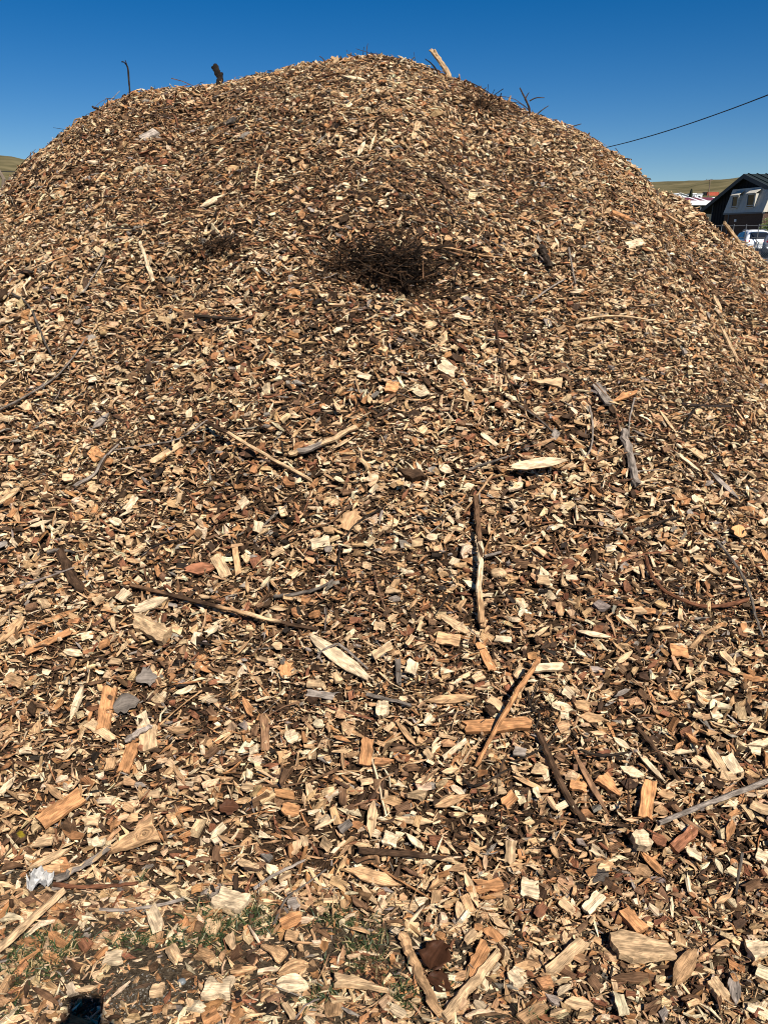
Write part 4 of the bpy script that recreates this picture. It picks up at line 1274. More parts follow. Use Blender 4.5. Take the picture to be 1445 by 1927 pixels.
piece('wood_chip', 'wood chip', (775, 585), (790, 600), 14, 'block', 'tan', 'tan block under the right part of the tangle of roots', k=1.2)
piece('wood_chip', 'wood chip', (1176, 468), (1204, 460), 15, 'block', 'cream', 'very pale chip lying alone on the upper right slope', 'the lone very pale chip')
piece('wood_shard', 'shard', (1148, 405), (1182, 418), 15, 'block', 'orange-brown', 'chunky orange-brown piece near the right skyline', 'the chunky orange-brown piece', k=1.3)
piece('wood_shard', 'shard', (1246, 408), (1288, 432), 10, 'blade', 'tan', 'long tan shard close to the right skyline', k=1.2)
piece('wood_shard', 'shard', (1337, 560), (1352, 592), 11, 'splinter', 'pale tan', 'upright pale splinter near the right edge', 'the upright pale splinter')
piece('wood_shard', 'shard', (1352, 622), (1378, 678), 11, 'plank', 'pale tan', 'long pale slat below the upright pale splinter near the right edge', 'the long pale slat')
piece('wood_shard', 'shard', (1278, 562), (1308, 580), 7, 'splinter', 'tan', 'tan splinter left of the upright pale splinter', k=1.2)
piece('wood_shard', 'shard', (1330, 892), (1386, 946), 10, 'splinter', 'grey', 'sharp grey shard pointing down to the right edge', 'the sharp grey shard', k=1.4)
piece('wood_shard', 'shard', (1265, 855), (1314, 894), 7, 'splinter', 'cream', 'cream splinter left of the sharp grey shard')
piece('wood_shard', 'shard', (1284, 842), (1320, 868), 14, 'plank', 'pale tan', 'short pale plank above the cream splinter on the right')
piece('wood_shard', 'shard', (1235, 775), (1268, 822), 6, 'splinter', 'pale tan', 'thin pale splinter sloping down above the short pale plank on the right')
piece('wood_shard', 'shard', (0, 955), (50, 914), 12, 'splinter', 'pale tan', 'pale pointed shard at the left edge', 'the pale pointed shard')
piece('bark_piece', 'bark', (178, 812), (208, 784), 12, 'splinter', 'grey', 'slate grey bark shard above the bent grey twig', m=M_BARK)
piece('wood_shard', 'shard', (288, 874), (346, 838), 11, 'plank', 'pale tan', 'straight pale slat under the thin grey twig', 'the straight pale slat')
piece('wood_shard', 'shard', (240, 965), (258, 940), 12, 'plank', 'cream', 'cream slat in the left middle', 'the cream slat')
piece('wood_chip', 'wood chip', (176, 852), (192, 868), 22, 'block', 'orange-brown', 'orange chip beside the upper end of the bent grey twig', k=1.4)
piece('wood_shard', 'shard', (58, 996), (102, 983), 8, 'splinter', 'cream', 'cream splinter above the short thick dark stick')
piece('wood_shard', 'shard', (28, 955), (40, 992), 9, 'splinter', 'tan', 'tan splinter below the pale pointed shard', k=1.1)
piece('wood_shard', 'shard', (820, 1158), (888, 1200), 16, 'splinter', 'pale tan', 'frayed pale shard left of the foot of the half-barked stick', 'the frayed pale shard', rough=1.7)
piece('wood_chip', 'wood chip', (822, 1205), (862, 1212), 22, 'block', 'tan', 'flat tan chip below the frayed pale shard', k=1.25)
piece('wood_chip', 'wood chip', (705, 1238), (737, 1218), 15, 'block', 'pale tan', 'pale split chip at the right of the big pale blade')
piece('wood_shard', 'shard', (900, 1214), (924, 1266), 14, 'plank', 'orange-brown', 'orange slat above the head of the leaning orange-brown stick', k=1.35)
piece('bark_piece', 'bark', (749, 1242), (752, 1294), 10, 'stub', 'grey', 'upright slate grey stub right of the big pale blade', 'the slate grey stub', k=.55, m=M_BARK)
piece('wood_shard', 'shard', (580, 1308), (630, 1315), 12, 'plank', 'grey', 'grey flat slat below the big pale blade', 'the grey flat slat', k=1.3)
piece('wood_shard', 'shard', (800, 1325), (894, 1316), 15, 'splinter', 'tan', 'long tan shard above the level orange plank', k=1.2)
piece('wood_chip', 'wood chip', (709, 1346), (732, 1340), 25, 'flake', 'cream', 'cream chunky chip above the thin cream twig', lift=(.02, .02), th=.5)
piece('wood_plank', 'plank', (694, 1394), (688, 1444), 20, 'plank', 'orange-brown', 'orange slab left of the top of the thin cream twig', 'the orange slab', k=1.3)
piece('wood_chip', 'wood chip', (540, 1396), (560, 1386), 24, 'flake', 'cream', 'pale cream flake in the lower middle, left of the orange slab')
piece('wood_plank', 'plank', (500, 1350), (503, 1416), 14, 'plank', 'brown', 'brown upright slat in the lower middle', 'the brown upright slat', k=1.6)
piece('wood_shard', 'shard', (745, 1360), (786, 1412), 9, 'splinter', 'tan', 'tan splinter left of the pale straight splinter')
piece('wood_shard', 'shard', (832, 1432), (876, 1398), 8, 'plank', 'cream', 'pale straight splinter left of the leaning stick', 'the pale straight splinter')
piece('wood_shard', 'shard', (1033, 1330), (1080, 1342), 17, 'splinter', 'cream', 'whitish torn shard above the fine black roots', 'the whitish torn shard', rough=1.6)
piece('wood_chip', 'wood chip', (1052, 1350), (1068, 1354), 13, 'block', 'cream', 'small whitish square chip under the whitish torn shard')
piece('wood_shard', 'shard', (1086, 1350), (1136, 1362), 17, 'splinter', 'tan', 'torn tan piece right of the whitish torn shard', k=1.2, rough=1.6)
piece('wood_shard', 'shard', (1086, 1193), (1146, 1204), 10, 'blade', 'cream', 'cream blade of wood above the centre right', 'the cream blade')
piece('wood_shard', 'shard', (1160, 1160), (1198, 1195), 14, 'wedge', 'cream', 'curved cream wedge right of the cream blade')
piece('wood_shard', 'shard', (1152, 1258), (1186, 1230), 10, 'blade', 'pale tan', 'pale pointed sliver below the curved cream wedge')
piece('wood_chip', 'wood chip', (1258, 1228), (1290, 1232), 22, 'block', 'orange-brown', 'orange flat chip on the right', 'the orange flat chip', k=1.5)
stick('stick', 'stick', [(1294, 1228), (1312, 1205, .015), (1345, 1185)], 11, 'tan', 'bent tan stick rising from the orange flat chip', 'the bent tan stick', k=.95)
piece('wood_shard', 'shard', (1075, 1418), (1146, 1546), 10, 'splinter', 'brown', 'long brown splinter right of the straight dark brown stick', 'the long brown splinter', k=1.7)
piece('wood_shard', 'shard', (1150, 1394), (1182, 1414), 12, 'splinter', 'cream', 'cream splinter near the short bowed black root')
piece('wood_shard', 'shard', (1195, 1420), (1248, 1476), 9, 'splinter', 'cream', 'pale torn strip below the slanting dark brown stick', 'the pale torn strip')
piece('wood_shard', 'shard', (1164, 1450), (1208, 1466), 16, 'blade', 'cream', 'cream pointed flake left of the pale torn strip', 'the cream pointed flake')
piece('wood_shard', 'shard', (1124, 1470), (1162, 1504), 26, 'wedge', 'orange-brown', 'glowing orange chunk with fine fibres', 'the glowing orange chunk', lift=(.025, .015), th=.4, k=1.6)
piece('wood_plank', 'plank', (1217, 1478), (1208, 1546), 22, 'plank', 'orange-brown', 'orange torn chunk standing upright', 'the orange torn chunk', lift=(.03, .02), th=.4, k=1.6, rough=1.6)
piece('wood_shard', 'shard', (1325, 1408), (1368, 1474), 17, 'blade', 'pale tan', 'long pale slice, left one of a pair near the right edge', 'the long pale slice')
piece('wood_shard', 'shard', (1362, 1428), (1384, 1462), 22, 'plank', 'cream', 'broad cream slice right of the long pale slice')
piece('wood_chip', 'wood chip', (1300, 1432), (1328, 1450), 20, 'flake', 'pale tan', 'pale crumbling chip left of the long pale slice')
piece('wood_chip', 'wood chip', (1234, 1498), (1266, 1502), 17, 'blade', 'tan', 'tan tapered chip right of the orange torn chunk', k=1.25)
piece('wood_chip', 'wood chip', (1069, 1480), (1100, 1488), 17, 'block', 'orange-brown', 'orange brick-like chip right of the straight dark brown stick', k=1.5, th=.5)
piece('wood_shard', 'shard', (965, 1466), (1030, 1496), 8, 'splinter', 'tan', 'tan splinter below the curled black root', k=1.2)
piece('wood_chip', 'wood chip', (1186, 1592), (1216, 1592), 30, 'flake', 'cream', 'cracked whitish lump of wood', 'the cracked whitish lump', lift=(.025, .025), th=.7, k=.9)
piece('bark_piece', 'bark', (1224, 1580), (1250, 1592), 20, 'flake', 'reddish brown', 'shiny rust and grey bark flake right of the cracked whitish lump', m=M_BARK, k=1.2)
piece('wood_chip', 'wood chip', (1264, 1604), (1302, 1568), 18, 'block', 'reddish brown', 'dark red-brown chunk right of the rust and grey bark flake', th=.6, k=1.4)
piece('wood_chip', 'wood chip', (408, 1702), (464, 1718), 34, 'block', 'cream', 'thick cream slab at the edge of the grass', 'the thick cream slab', lift=(.02, .02), th=.3, k=.95)
piece('wood_chip', 'wood chip', (388, 1874), (438, 1872), 32, 'block', 'cream', 'rough cream block near the bottom edge', 'the rough cream block', lift=(.015, .015), th=.4, rough=1.5)
piece('wood_chip', 'wood chip', (522, 1864), (580, 1866), 30, 'blade', 'cream', 'whitish shell-like chip at the bottom', 'the whitish shell-like chip', bend=.4, k=1.05)
piece('wood_chip', 'wood chip', (632, 1860), (726, 1876), 22, 'wedge', 'pale tan', 'pale wedge with a frayed left tip at the bottom', 'the pale frayed wedge', lift=(.02, .015), th=.5, bend=.15)
piece('wood_chip', 'wood chip', (526, 1842), (582, 1826), 24, 'blade', 'tan', 'smooth tan curved chip above the whitish shell-like chip', k=1.25, bend=.4)
piece('wood_chip', 'wood chip', (490, 1790), (534, 1812), 26, 'flare', 'tan', 'curled tan chip above the smooth curved chip', k=1.2, bend=.5, rough=1.5)
piece('wood_chip', 'wood chip', (528, 1750), (566, 1734), 24, 'flake', 'orange-brown', 'orange rounded chip above the curled tan chip', k=1.4)
piece('bark_piece', 'bark', (542, 1712), (566, 1706), 22, 'flake', 'grey', 'round grey flake above the orange rounded chip', k=1.2)
piece('wood_shard', 'shard', (650, 1642), (756, 1672), 21, 'splinter', 'tan', 'long flat tan shard with a twisted end below the dark barked stick', 'the long flat tan shard', k=1.3, bend=.2, twist=.4)
piece('wood_shard', 'shard', (682, 1672), (710, 1708), 10, 'blade', 'pale tan', 'small pale blade below the long flat tan shard')
piece('wood_chip', 'wood chip', (784, 1704), (806, 1694), 18, 'wedge', 'cream', 'cream triangular chip below the thin orange-brown twig')
piece('wood_chip', 'wood chip', (722, 1580), (748, 1590), 20, 'block', 'cream', 'cream ribbed block above the dark barked stick', th=.5)
piece('wood_shard', 'shard', (745, 1546), (814, 1552), 13, 'blade', 'pale tan', 'level pale sliver above the dark barked stick')
piece('wood_shard', 'shard', (704, 1512), (698, 1580), 16, 'splinter', 'pale tan', 'frayed pale splinter under the thin cream twig')
piece('bark_piece', 'bark', (640, 1568), (662, 1552), 16, 'stub', 'grey', 'slate grey stub left of the frayed pale splinter', m=M_BARK, k=.6)
piece('wood_shard', 'shard', (874, 1646), (900, 1715), 13, 'splinter', 'pale tan', 'weathered pale splinter, the taller of two beside each other', 'the weathered pale splinter')
piece('wood_chip', 'wood chip', (860, 1703), (874, 1746), 18, 'blade', 'pale tan', 'pale leaf-shaped chip left of the weathered pale splinter')
piece('wood_chip', 'wood chip', (872, 1690), (886, 1722), 16, 'block', 'tan', 'tan oblong chip between the leaf-shaped chip and the weathered splinter', k=1.2)
piece('bark_piece', 'bark', (915, 1792), (882, 1844), 22, 'plank', 'orange-brown', 'orange-brown bark strip lying against the right thick peeled stick', 'the orange-brown bark strip', k=1.2, rough=2, lift=(.02, .01))
bl = piece('wood_block', 'wood piece', (1150, 1800), (1260, 1806), 62, 'slab', 'pale tan', 'big flat slab of split wood, the largest piece on the heap', 'the big flat slab', lift=(.03, .022), th=.2, nx=9, ny=5, k=.85, rough=.6)
piece('wood_shard', 'shard', (1032, 1842), (1096, 1786), 18, 'plank', 'pale tan', 'long pale wedge left of the big flat slab', 'the long pale wedge', lift=(.015, .02), th=.5)
piece('wood_shard', 'shard', (1266, 1866), (1304, 1804), 27, 'blade', 'tan', 'tan boat-shaped piece right of the big flat slab', 'the tan boat-shaped piece', lift=(.02, .02), th=.4, k=1.05)
piece('wood_chip', 'wood chip', (1168, 1722), (1204, 1764), 22, 'block', 'orange-brown', 'orange square-ended chunk above the big flat slab', 'the orange square-ended chunk', lift=(.02, .02), th=.6, k=1.4)
piece('bark_piece', 'bark', (1152, 1850), (1236, 1850), 18, 'blade', 'brown', 'dark brown boat-shaped bark below the big flat slab', th=.4)
piece('wood_chip', 'wood chip', (978, 1674), (1012, 1682), 30, 'block', 'cream', 'cream grooved chip above the long pale wedge', 'the cream grooved chip', k=.95)
piece('wood_chip', 'wood chip', (1053, 1700), (1078, 1722), 18, 'block', 'pale tan', 'pale oblong chip right of the cream grooved chip')
piece('wood_chip', 'wood chip', (1100, 1720), (1128, 1690), 20, 'block', 'cream', 'cream ribbed chip above the long pale wedge', th=.4)
piece('wood_chip', 'wood chip', (1104, 1672), (1134, 1650), 10, 'splinter', 'pale tan', 'pale slat above the cream ribbed chip')
piece('wood_chip', 'wood chip', (1406, 1806), (1452, 1796), 34, 'wedge', 'cream', 'cream wedge cut off by the right edge at the bottom', 'the cream wedge at the right edge', lift=(.02, .02), th=.3)
piece('wood_chip', 'wood chip', (1336, 1858), (1360, 1892), 24, 'block', 'pale tan', 'striped pale chip below the cream wedge at the right edge', th=.5)
piece('bark_piece', 'bark', (1376, 1840), (1382, 1900), 20, 'blade', 'grey', 'grey pointed bark flake right of the striped pale chip', m=M_BARK, k=1.1)
piece('wood_chip', 'wood chip', (1418, 1612), (1440, 1622), 22, 'block', 'cream', 'cream square chip near the right edge above the corner')
piece('wood_chip', 'wood chip', (960, 1838), (984, 1862), 32, 'flake', 'cream', 'cream broken slab right of the right thick peeled stick', 'the cream broken slab')
piece('wood_shard', 'shard', (1060, 1895), (1112, 1906), 22, 'blade', 'pale tan', 'pale pointed slice near the bottom edge, right of the middle')
piece('wood_chip', 'wood chip', (646, 150), (688, 158), 11, 'blade', 'cream', 'whitish flat chip just below the summit', 'the whitish chip below the summit')
piece('wood_chip', 'wood chip', (640, 182), (654, 190), 11, 'flake', 'cream', 'cream flake left below the whitish chip near the summit')
piece('bark_piece', 'bark', (270, 268), (296, 254), 20, 'block', 'grey', 'large grey bark flake on the upper left slope', 'the grey bark flake on the upper left', k=1.5, m=M_BARK)
piece('bark_piece', 'bark', (250, 274), (312, 268), 9, 'splinter', 'brown', 'dark bark sliver under the grey bark flake on the upper left')
piece('wood_shard', 'shard', (380, 395), (425, 372), 12, 'splinter', 'cream', 'pale split shard on the upper left slope', 'the pale split shard')
piece('wood_shard', 'shard', (100, 345), (142, 302), 6, 'splinter', 'pale tan', 'slim pale splinter on the upper left flank', 'the slim pale splinter')
piece('wood_shard', 'shard', (674, 298), (687, 270), 8, 'splinter', 'cream', 'pale upright shard below the summit', 'the pale upright shard')
piece('wood_shard', 'shard', (696, 290), (705, 260), 5, 'splinter', 'cream', 'narrow cream splinter right of the pale upright shard')
piece('wood_shard', 'shard', (776, 266), (785, 234), 9, 'block', 'pale tan', 'broad pale shard right of the narrow cream splinter', 'the broad pale shard')
piece('bark_piece', 'bark', (818, 334), (858, 378), 12, 'splinter', 'dark brown', 'dark slanting bark piece on the upper slope', 'the dark slanting bark piece', m=M_BARK)
piece('wood_shard', 'shard', (870, 460), (905, 448), 8, 'splinter', 'pale tan', 'pale sliver above the long tan twig by the tangle')
piece('bark_piece', 'bark', (430, 238), (446, 228), 16, 'flake', 'grey', 'blackish grey flake on the upper slope left of the middle', k=.35, m=M_BARK)

# ---- dead leaves, scrap, mossy lump
def leaf(name, px, py, size_px, col, label, short, ang, curl=.5, k=1.0, seed=1, cat='leaf', lift=.02):
    p, d = on_heap(px, py)
    S = size_px / F_PX * d
    r = random.Random(seed)
    ed = [[1 + r.uniform(-.3, .3) for _ in range(12)] for _ in (0, 1)]
    zz = [[r.gauss(0, 1) for _ in range(8)] for _ in range(12)]
    nx, ny = 9, 6
    vs, cs, gs = [], [], []
    for lay in (0, 1):
        for i in range(nx + 1):
            t = i / nx
            w = math.sin(math.pi * min(1, .06 + t * .93)) ** .7 * (.42 + .05 * math.sin(t * 21))
            for j in range(ny + 1):
                v = j / ny * 2 - 1
                z = curl * S * (.5 * v * v * w + .35 * (t - .5) ** 2 + .035 * zz[i][j]) + .03 * S * math.sin(t * 14 + v * 3) * abs(v) - .0012 * lay
                z += (.012 * S if abs(v) < .1 else 0)
                vs.append(((t - .5) * S, v * w * S * (1 + (ed[v > 0][i] - 1) * abs(v)) + .05 * S * math.sin(t * 5), z))
                q = k * (1.25 if abs(v) < .1 or (i + j) % 4 == 0 else 1) * r.uniform(.9, 1.1)
                cs.append(C(col, q)); gs.append((t * S * .2 + seed, v * S, z))
    n1 = (nx + 1) * (ny + 1)
    I = lambda i, j, l: l * n1 + i * (ny + 1) + j
    fs = []
    for i in range(nx):
        for j in range(ny):
            fs.append((I(i, j, 0), I(i + 1, j, 0), I(i + 1, j + 1, 0), I(i, j + 1, 0)))
            fs.append((I(i, j, 1), I(i, j + 1, 1), I(i + 1, j + 1, 1), I(i + 1, j, 1)))
        fs += [(I(i, 0, 0), I(i, 0, 1), I(i + 1, 0, 1), I(i + 1, 0, 0)), (I(i, ny, 0), I(i + 1, ny, 0), I(i + 1, ny, 1), I(i, ny, 1))]
    b = MB(); b.add(vs, fs, col=cs, guv=gs)
    me = b.mesh(name, M_LEAFDRY, smooth=True, attrs=True)
    n = nrm(p)
    a = Vector((math.cos(ang), math.sin(ang), 0)); a = (a - n * a.dot(n)).normalized()
    o = lay_out(me, name, p + n * lift - a * .01, p + n * lift + a * .01)
    s = MB(); s.tube([(-.5 * S, 0, .1 * S * curl), (-.62 * S, .02 * S, .16 * S), (-.75 * S, .05 * S, .12 * S)], [.012 * S, .012 * S, .016 * S], n=5, col=C('brown'))
    s.build('leaf_stalk', M_BARK, o, attrs=True)
    tag(o, label, cat)
    TAKEN.append((px, py, size_px * .6))
    if short: LAND.append((px, py, short))
    return o
M_LEAFDRY = wood_material('dry_leaf', grain=(.75, 1.1), blotch=.7, rough=.5, bump=.3)
leaf('dead_leaf', 243, 1332, 48, 'grey', 'curled grey dead leaf, the lower and darker of two', 'the curled grey dead leaf', .5, k=.55, seed=3)
leaf('dead_leaf', 280, 1282, 40, 'grey', 'grey dead leaf, the upper and paler of two', 'the paler grey dead leaf', .2, k=.75, seed=4, curl=.3)
leaf('dead_leaf', 820, 1815, 66, 'reddish brown', 'dark maroon leaf between the two thick peeled sticks', 'the dark maroon leaf', 1.2, k=.22, seed=5, curl=.75, lift=.025)
leaf('dead_leaf', 826, 1864, 48, 'reddish brown', 'smaller dark maroon leaf below the other one, close to the bottom edge', None, -.6, k=.2, seed=6, curl=.7, lift=.02)
leaf('dead_leaf', 660, 985, 46, 'tan', 'tan dry leaf by the looped black root', 'the tan dry leaf', 1.35, k=.95, seed=8, curl=.25)
leaf('dead_leaf', 540, 1266, 34, 'orange-brown', 'bright orange leaf left of the big pale blade', 'the bright orange leaf', 1.9, k=1.35, seed=9, curl=.3)
leaf('dead_leaf', 435, 1526, 36, 'reddish brown', 'dark red leaf in the lower left middle', 'the dark red leaf', 0.1, k=.35, seed=10)
leaf('dead_leaf', 1384, 1006, 30, 'orange-brown', 'amber yellow leaf by the right edge', 'the amber leaf', 1.5, k=1.6, seed=11)
piece('bark_piece', 'bark', (1112, 1660), (1140, 1648), 20, 'flake', 'grey', 'grey-black bark scrap left of the pale slat near the bottom', m=M_BARK, k=.35, twist=.6, rough=2)

def scrap():
    p, d = on_heap(78, 1670)
    r = random.Random(8)
    b = MB()
    n = 9
    S = 50 / F_PX * d
    H_ = [[r.uniform(-1, 1) for _ in range(n + 1)] for _ in range(n + 1)]
    vs = []
    for lay in (0, 1):
        for i in range(n + 1):
            for j in range(n + 1):
                u, v = i / n - .5, j / n - .5
                k = 1 - .5 * (abs(u) * abs(v)) * 4
                vs.append((u * S * k + H_[j][i] * S * .09, v * S * .8 * k + H_[i][n - j] * S * .09, .30 * S * H_[i][j] + .01 - lay * .001))
    I = lambda i, j, l: l * (n + 1) ** 2 + i * (n + 1) + j
    fs = []
    for i in range(n):
        for j in range(n):
            fs.append((I(i, j, 0), I(i + 1, j, 0), I(i + 1, j + 1, 0), I(i, j + 1, 0)))
            fs.append((I(i, j, 1), I(i, j + 1, 1), I(i + 1, j + 1, 1), I(i + 1, j, 1)))
        fs += [(I(i, 0, 0), I(i, 0, 1), I(i + 1, 0, 1), I(i + 1, 0, 0)), (I(i, n, 0), I(i + 1, n, 0), I(i + 1, n, 1), I(i, n, 1)),
               (I(0, i, 0), I(0, i + 1, 0), I(0, i + 1, 1), I(0, i, 1)), (I(n, i, 0), I(n, i, 1), I(n, i + 1, 1), I(n, i + 1, 0))]
    b.add(vs, fs)
    me = b.mesh('paper_scrap', mat('white_scrap', (.40, .39, .37), .7, var=.25, scale=90))
    q = p + nrm(p) * .018
    o = lay_out(me, 'paper_scrap', q - Vector((.01, .004, 0)), q + Vector((.01, .004, 0)))
    tag(o, 'crumpled white scrap of paper at the lower left', 'scrap')
    TAKEN.append((78, 1670, 36)); LAND.append((78, 1670, 'the crumpled white scrap'))
scrap()

def lump(name, cat, px, py, size_px, cols, label, short, m=None, squash=.8, seed=2, spots=None, bumps=.18):
    p, d = on_heap(px, py)
    r = random.Random(seed)
    S = size_px / F_PX * d * .5
    b = MB()
    nu, nv = 12, 8
    vs, cs = [], []
    ph = [r.uniform(0, 6) for _ in range(6)]
    for j in range(nv + 1):
        th = math.pi * j / nv
        for i in range(nu):
            a = 2 * math.pi * i / nu
            k = 1 + bumps * (math.sin(3 * a + ph[0] + th * 2) + math.sin(5 * th + ph[1] + a) * .7)
            vs.append((math.sin(th) * math.cos(a) * S * k, math.sin(th) * math.sin(a) * S * k * .85, math.cos(th) * S * squash * k))
            c = C(cols)
            if spots and math.sin(a * 1.0 + ph[2]) + math.cos(th * 2) * .6 > .85:
                c = spots
            cs.append(c)
    fs = [(j * nu + i, (j + 1) * nu + i, (j + 1) * nu + (i + 1) % nu, j * nu + (i + 1) % nu) for j in range(nv) for i in range(nu)]
    b.add(vs, fs, col=cs)
    q = p + nrm(p) * S * squash * .6
    o = b.build(name, m or M_BARK, attrs=True, smooth=True, loc=q)
    tag(o, label, cat)
    TAKEN.append((px, py, size_px * .6))
    if short: LAND.append((px, py, short))
    return o
lump('bark_lump', 'bark', 41, 1578, 30, 'dark brown', 'dark bark lump patched with yellow lichen at the left edge', 'the yellow lichen lump', spots=(.26, .19, .015), seed=4)
lump('pebble', 'pebble', 343, 1850, 17, 'grey', 'smooth grey-blue pebble on the bare soil', 'the grey-blue pebble', m=mat('grey_pebble', (.13, .145, .15), .5), squash=.7, seed=5, bumps=.03)
lump('wood_burr', 'wood piece', 936, 1083, 32, 'pale tan', 'rounded pale knob of wood right of the half-barked stick', 'the rounded pale knob', m=M_WOOD, squash=.6, seed=6, bumps=.06)

# ---- tangles of fine dark roots
def tangle(name, px, py, rx_px, ry_px, n, label, short, seed, cols=('dark brown', 'blackish', 'brown'), rad=(.0012, .003), hgt=.12, leng=.16):
    p, d = on_heap(px, py)
    r = random.Random(seed)
    N = nrm(p)
    ax = Vector((1, 0, 0)); ax = (ax - N * ax.dot(N)).normalized(); ay = N.cross(ax)
    RX_, RY_ = rx_px / F_PX * d, ry_px / F_PX * d
    b = MB()
    for i in range(n):
        c = ax * (r.gauss(0, .42) * RX_) + ay * (r.gauss(0, .42) * RY_) + N * (abs(r.gauss(0, .5)) * hgt)
        dr = Vector((r.gauss(0, 1), r.gauss(0, .8), r.gauss(0, .55))).normalized()
        L = r.uniform(.35, 1) * leng
        s = dr.cross(Vector((r.gauss(0, 1), r.gauss(0, 1), r.gauss(0, 1)))).normalized()
        cu = r.uniform(-.5, .5) * L
        pts = [c + dr * (t - .5) * L + s * cu * (.25 - (t - .5) ** 2) + N * 0 for t in (0, .2, .4, .6, .8, 1)]
        ra = r.uniform(*rad)
        b.tube(pts, [ra * (1 - .12 * k) for k in range(6)], n=3, col=C(r.choice(cols), r.uniform(.6, 1.2)), seed=seed * 1000 + i, caps=False)
    o = b.build(name, M_BARK, attrs=True, loc=p)
    tag(o, label, 'roots')
    TAKEN.append((px, py, max(rx_px, ry_px) * .8))
    if short: LAND.append((px, py, short))
tangle('root_tangle', 744, 501, 104, 42, 470, 'big dark tangle of roots and twigs on a ledge in the upper middle', 'the big tangle of roots', 31, hgt=.075, rad=(.0006, .0042), leng=.26, cols=('dark brown', 'blackish', 'blackish', 'blackish', 'dark brown', 'brown'))
tangle('root_tangle', 632, 505, 50, 20, 70, 'loose dark twigs trailing left from the big tangle of roots', None, 38, hgt=.03, rad=(.0006, .003), leng=.2)
tangle('root_tangle', 905, 205, 52, 20, 90, 'straggly dark twigs bunched near the right shoulder of the skyline', 'the bunched dark twigs', 32, leng=.22, hgt=.05)
tangle('root_tangle', 1020, 1345, 42, 36, 130, 'fine black roots clumped above the straight dark brown stick', 'the fine black roots', 33, leng=.06, hgt=.025, rad=(.0005, .0014), cols=('blackish', 'blackish', 'dark brown'))
tangle('root_tangle', 130, 1720, 34, 26, 80, 'brown fine rootlets hanging below the smooth reddish brown twig', None, 34, leng=.05, hgt=.02, rad=(.0004, .0010), cols=('brown', 'brown', 'reddish brown'))
tangle('root_tangle', 700, 1830, 26, 34, 60, 'thin rust brown stalks in the grass at the bottom', None, 35, leng=.06, hgt=.02, rad=(.0005, .0010), cols=('reddish brown', 'brown'))
tangle('root_tangle', 415, 470, 58, 22, 200, 'dark shreds added to darken a hollow in the upper left of the middle', None, 36, leng=.14, hgt=.03)  # extra dark shreds put in so that the hollow reads as dark

# ---- pieces standing up on the skyline
def skyline(name, cat, pts, wpx, col, label, group=None, m=None, k=1.0, flat=.8, taper=.5, sides=6, base_drop=10, branches=()):
    """a stick planted in the heap at its first point and rising above the skyline"""
    q, d = on_heap(pts[0][0], pts[0][1] + base_drop)
    W = [q] + [far(p[0], p[1], q.y + .01 * i) for i, p in enumerate(pts)]
    SEED[0] += 1
    r = random.Random(SEED[0])
    rad = wpx / F_PX * d * .5
    n = 4 * len(W)
    path = smooth_path(W, n)
    b = MB()
    b.tube(path, [rad * (1 + (taper - 1) * i / (n - 1)) * r.uniform(.85, 1.15) for i in range(n)], n=sides, flat=flat, col=C(col, k), jag=rad * .8, seed=SEED[0], up=(0, -1, 0))
    for br_ in branches:
        Wb = [far(p[0], p[1], q.y + .02) for p in br_]
        b.tube(smooth_path(Wb, 6), [rad * .6 * (1 - .1 * i) for i in range(6)], n=5, col=C(col, k), seed=SEED[0] + 1, up=(0, -1, 0))
    b.v = [tuple(Vector(v) - q) for v in b.v]
    o = b.build(name, m or M_BARK, attrs=True, loc=q)
    return tag(o, label, cat, group)
skyline('twig', 'twig', [(245, 176), (243, 150), (241, 128), (235, 118), (229, 116)], 4, 'blackish', 'dark twig standing up from the left skyline with a forked tip', k=1.1, branches=[[(241, 128), (238, 118), (236, 113)]], base_drop=6)
b0 = skyline('bark_piece', 'bark', [(413, 158), (415, 146), (410, 138), (406, 128), (400, 124)], 13, 'blackish', 'curled black bark piece sticking up from the skyline left of the summit', k=.8, flat=.3, taper=.9, base_drop=5, branches=[[(412, 142), (417, 139), (420, 138)]])
skyline('stick', 'stick', [(843, 140), (830, 118), (818, 102), (810, 94)], 12, 'pale tan', 'pale snapped branch jutting up from the skyline right of the summit', m=M_WOOD, k=.85, flat=.5, taper=.55, base_drop=8, branches=[[(822, 108), (819, 98), (817, 93)]])
skyline('twig', 'twig', [(822, 134), (812, 120), (800, 111)], 3.5, 'blackish', 'black twig bent left beside the pale snapped branch')
skyline('twig', 'twig', [(996, 206), (990, 190), (984, 178), (978, 166)], 4.5, 'dark brown', 'dark branching twig standing on the right skyline', branches=[[(987, 188), (991, 180), (995, 174)], [(996, 190), (1008, 184), (1024, 184)]], base_drop=14)
skyline('twig', 'twig', [(1012, 214), (1024, 204), (1032, 199)], 2.5, 'dark brown', 'small dark twig right of the branching twig on the right skyline')
skyline('twig', 'twig', [(691, 106), (690, 94), (692, 82)], 2, 'dark brown', 'hair-thin twig standing on the summit')
skyline('twig', 'twig', [(612, 117), (607, 110), (602, 106)], 2.5, 'dark brown', 'tiny twig on the skyline left of the summit')
skyline('twig', 'twig', [(1200, 326), (1212, 334), (1224, 337)], 5, 'grey', 'short twig poking out sideways from the right skyline above the houses', k=.5, base_drop=4)
skyline('twig', 'twig', [(1168, 300), (1178, 299), (1187, 300)], 5, 'dark brown', 'short dark twig poking out of the right skyline below the wire', base_drop=4)
skyline('twig', 'twig', [(202, 200), (203, 192), (203, 186)], 3, 'blackish', 'tiny upright black twig on the left skyline')
skyline('twig', 'twig', [(186, 205), (178, 203), (174, 200)], 6, 'dark brown', 'ragged dark tuft on the left skyline', base_drop=4)
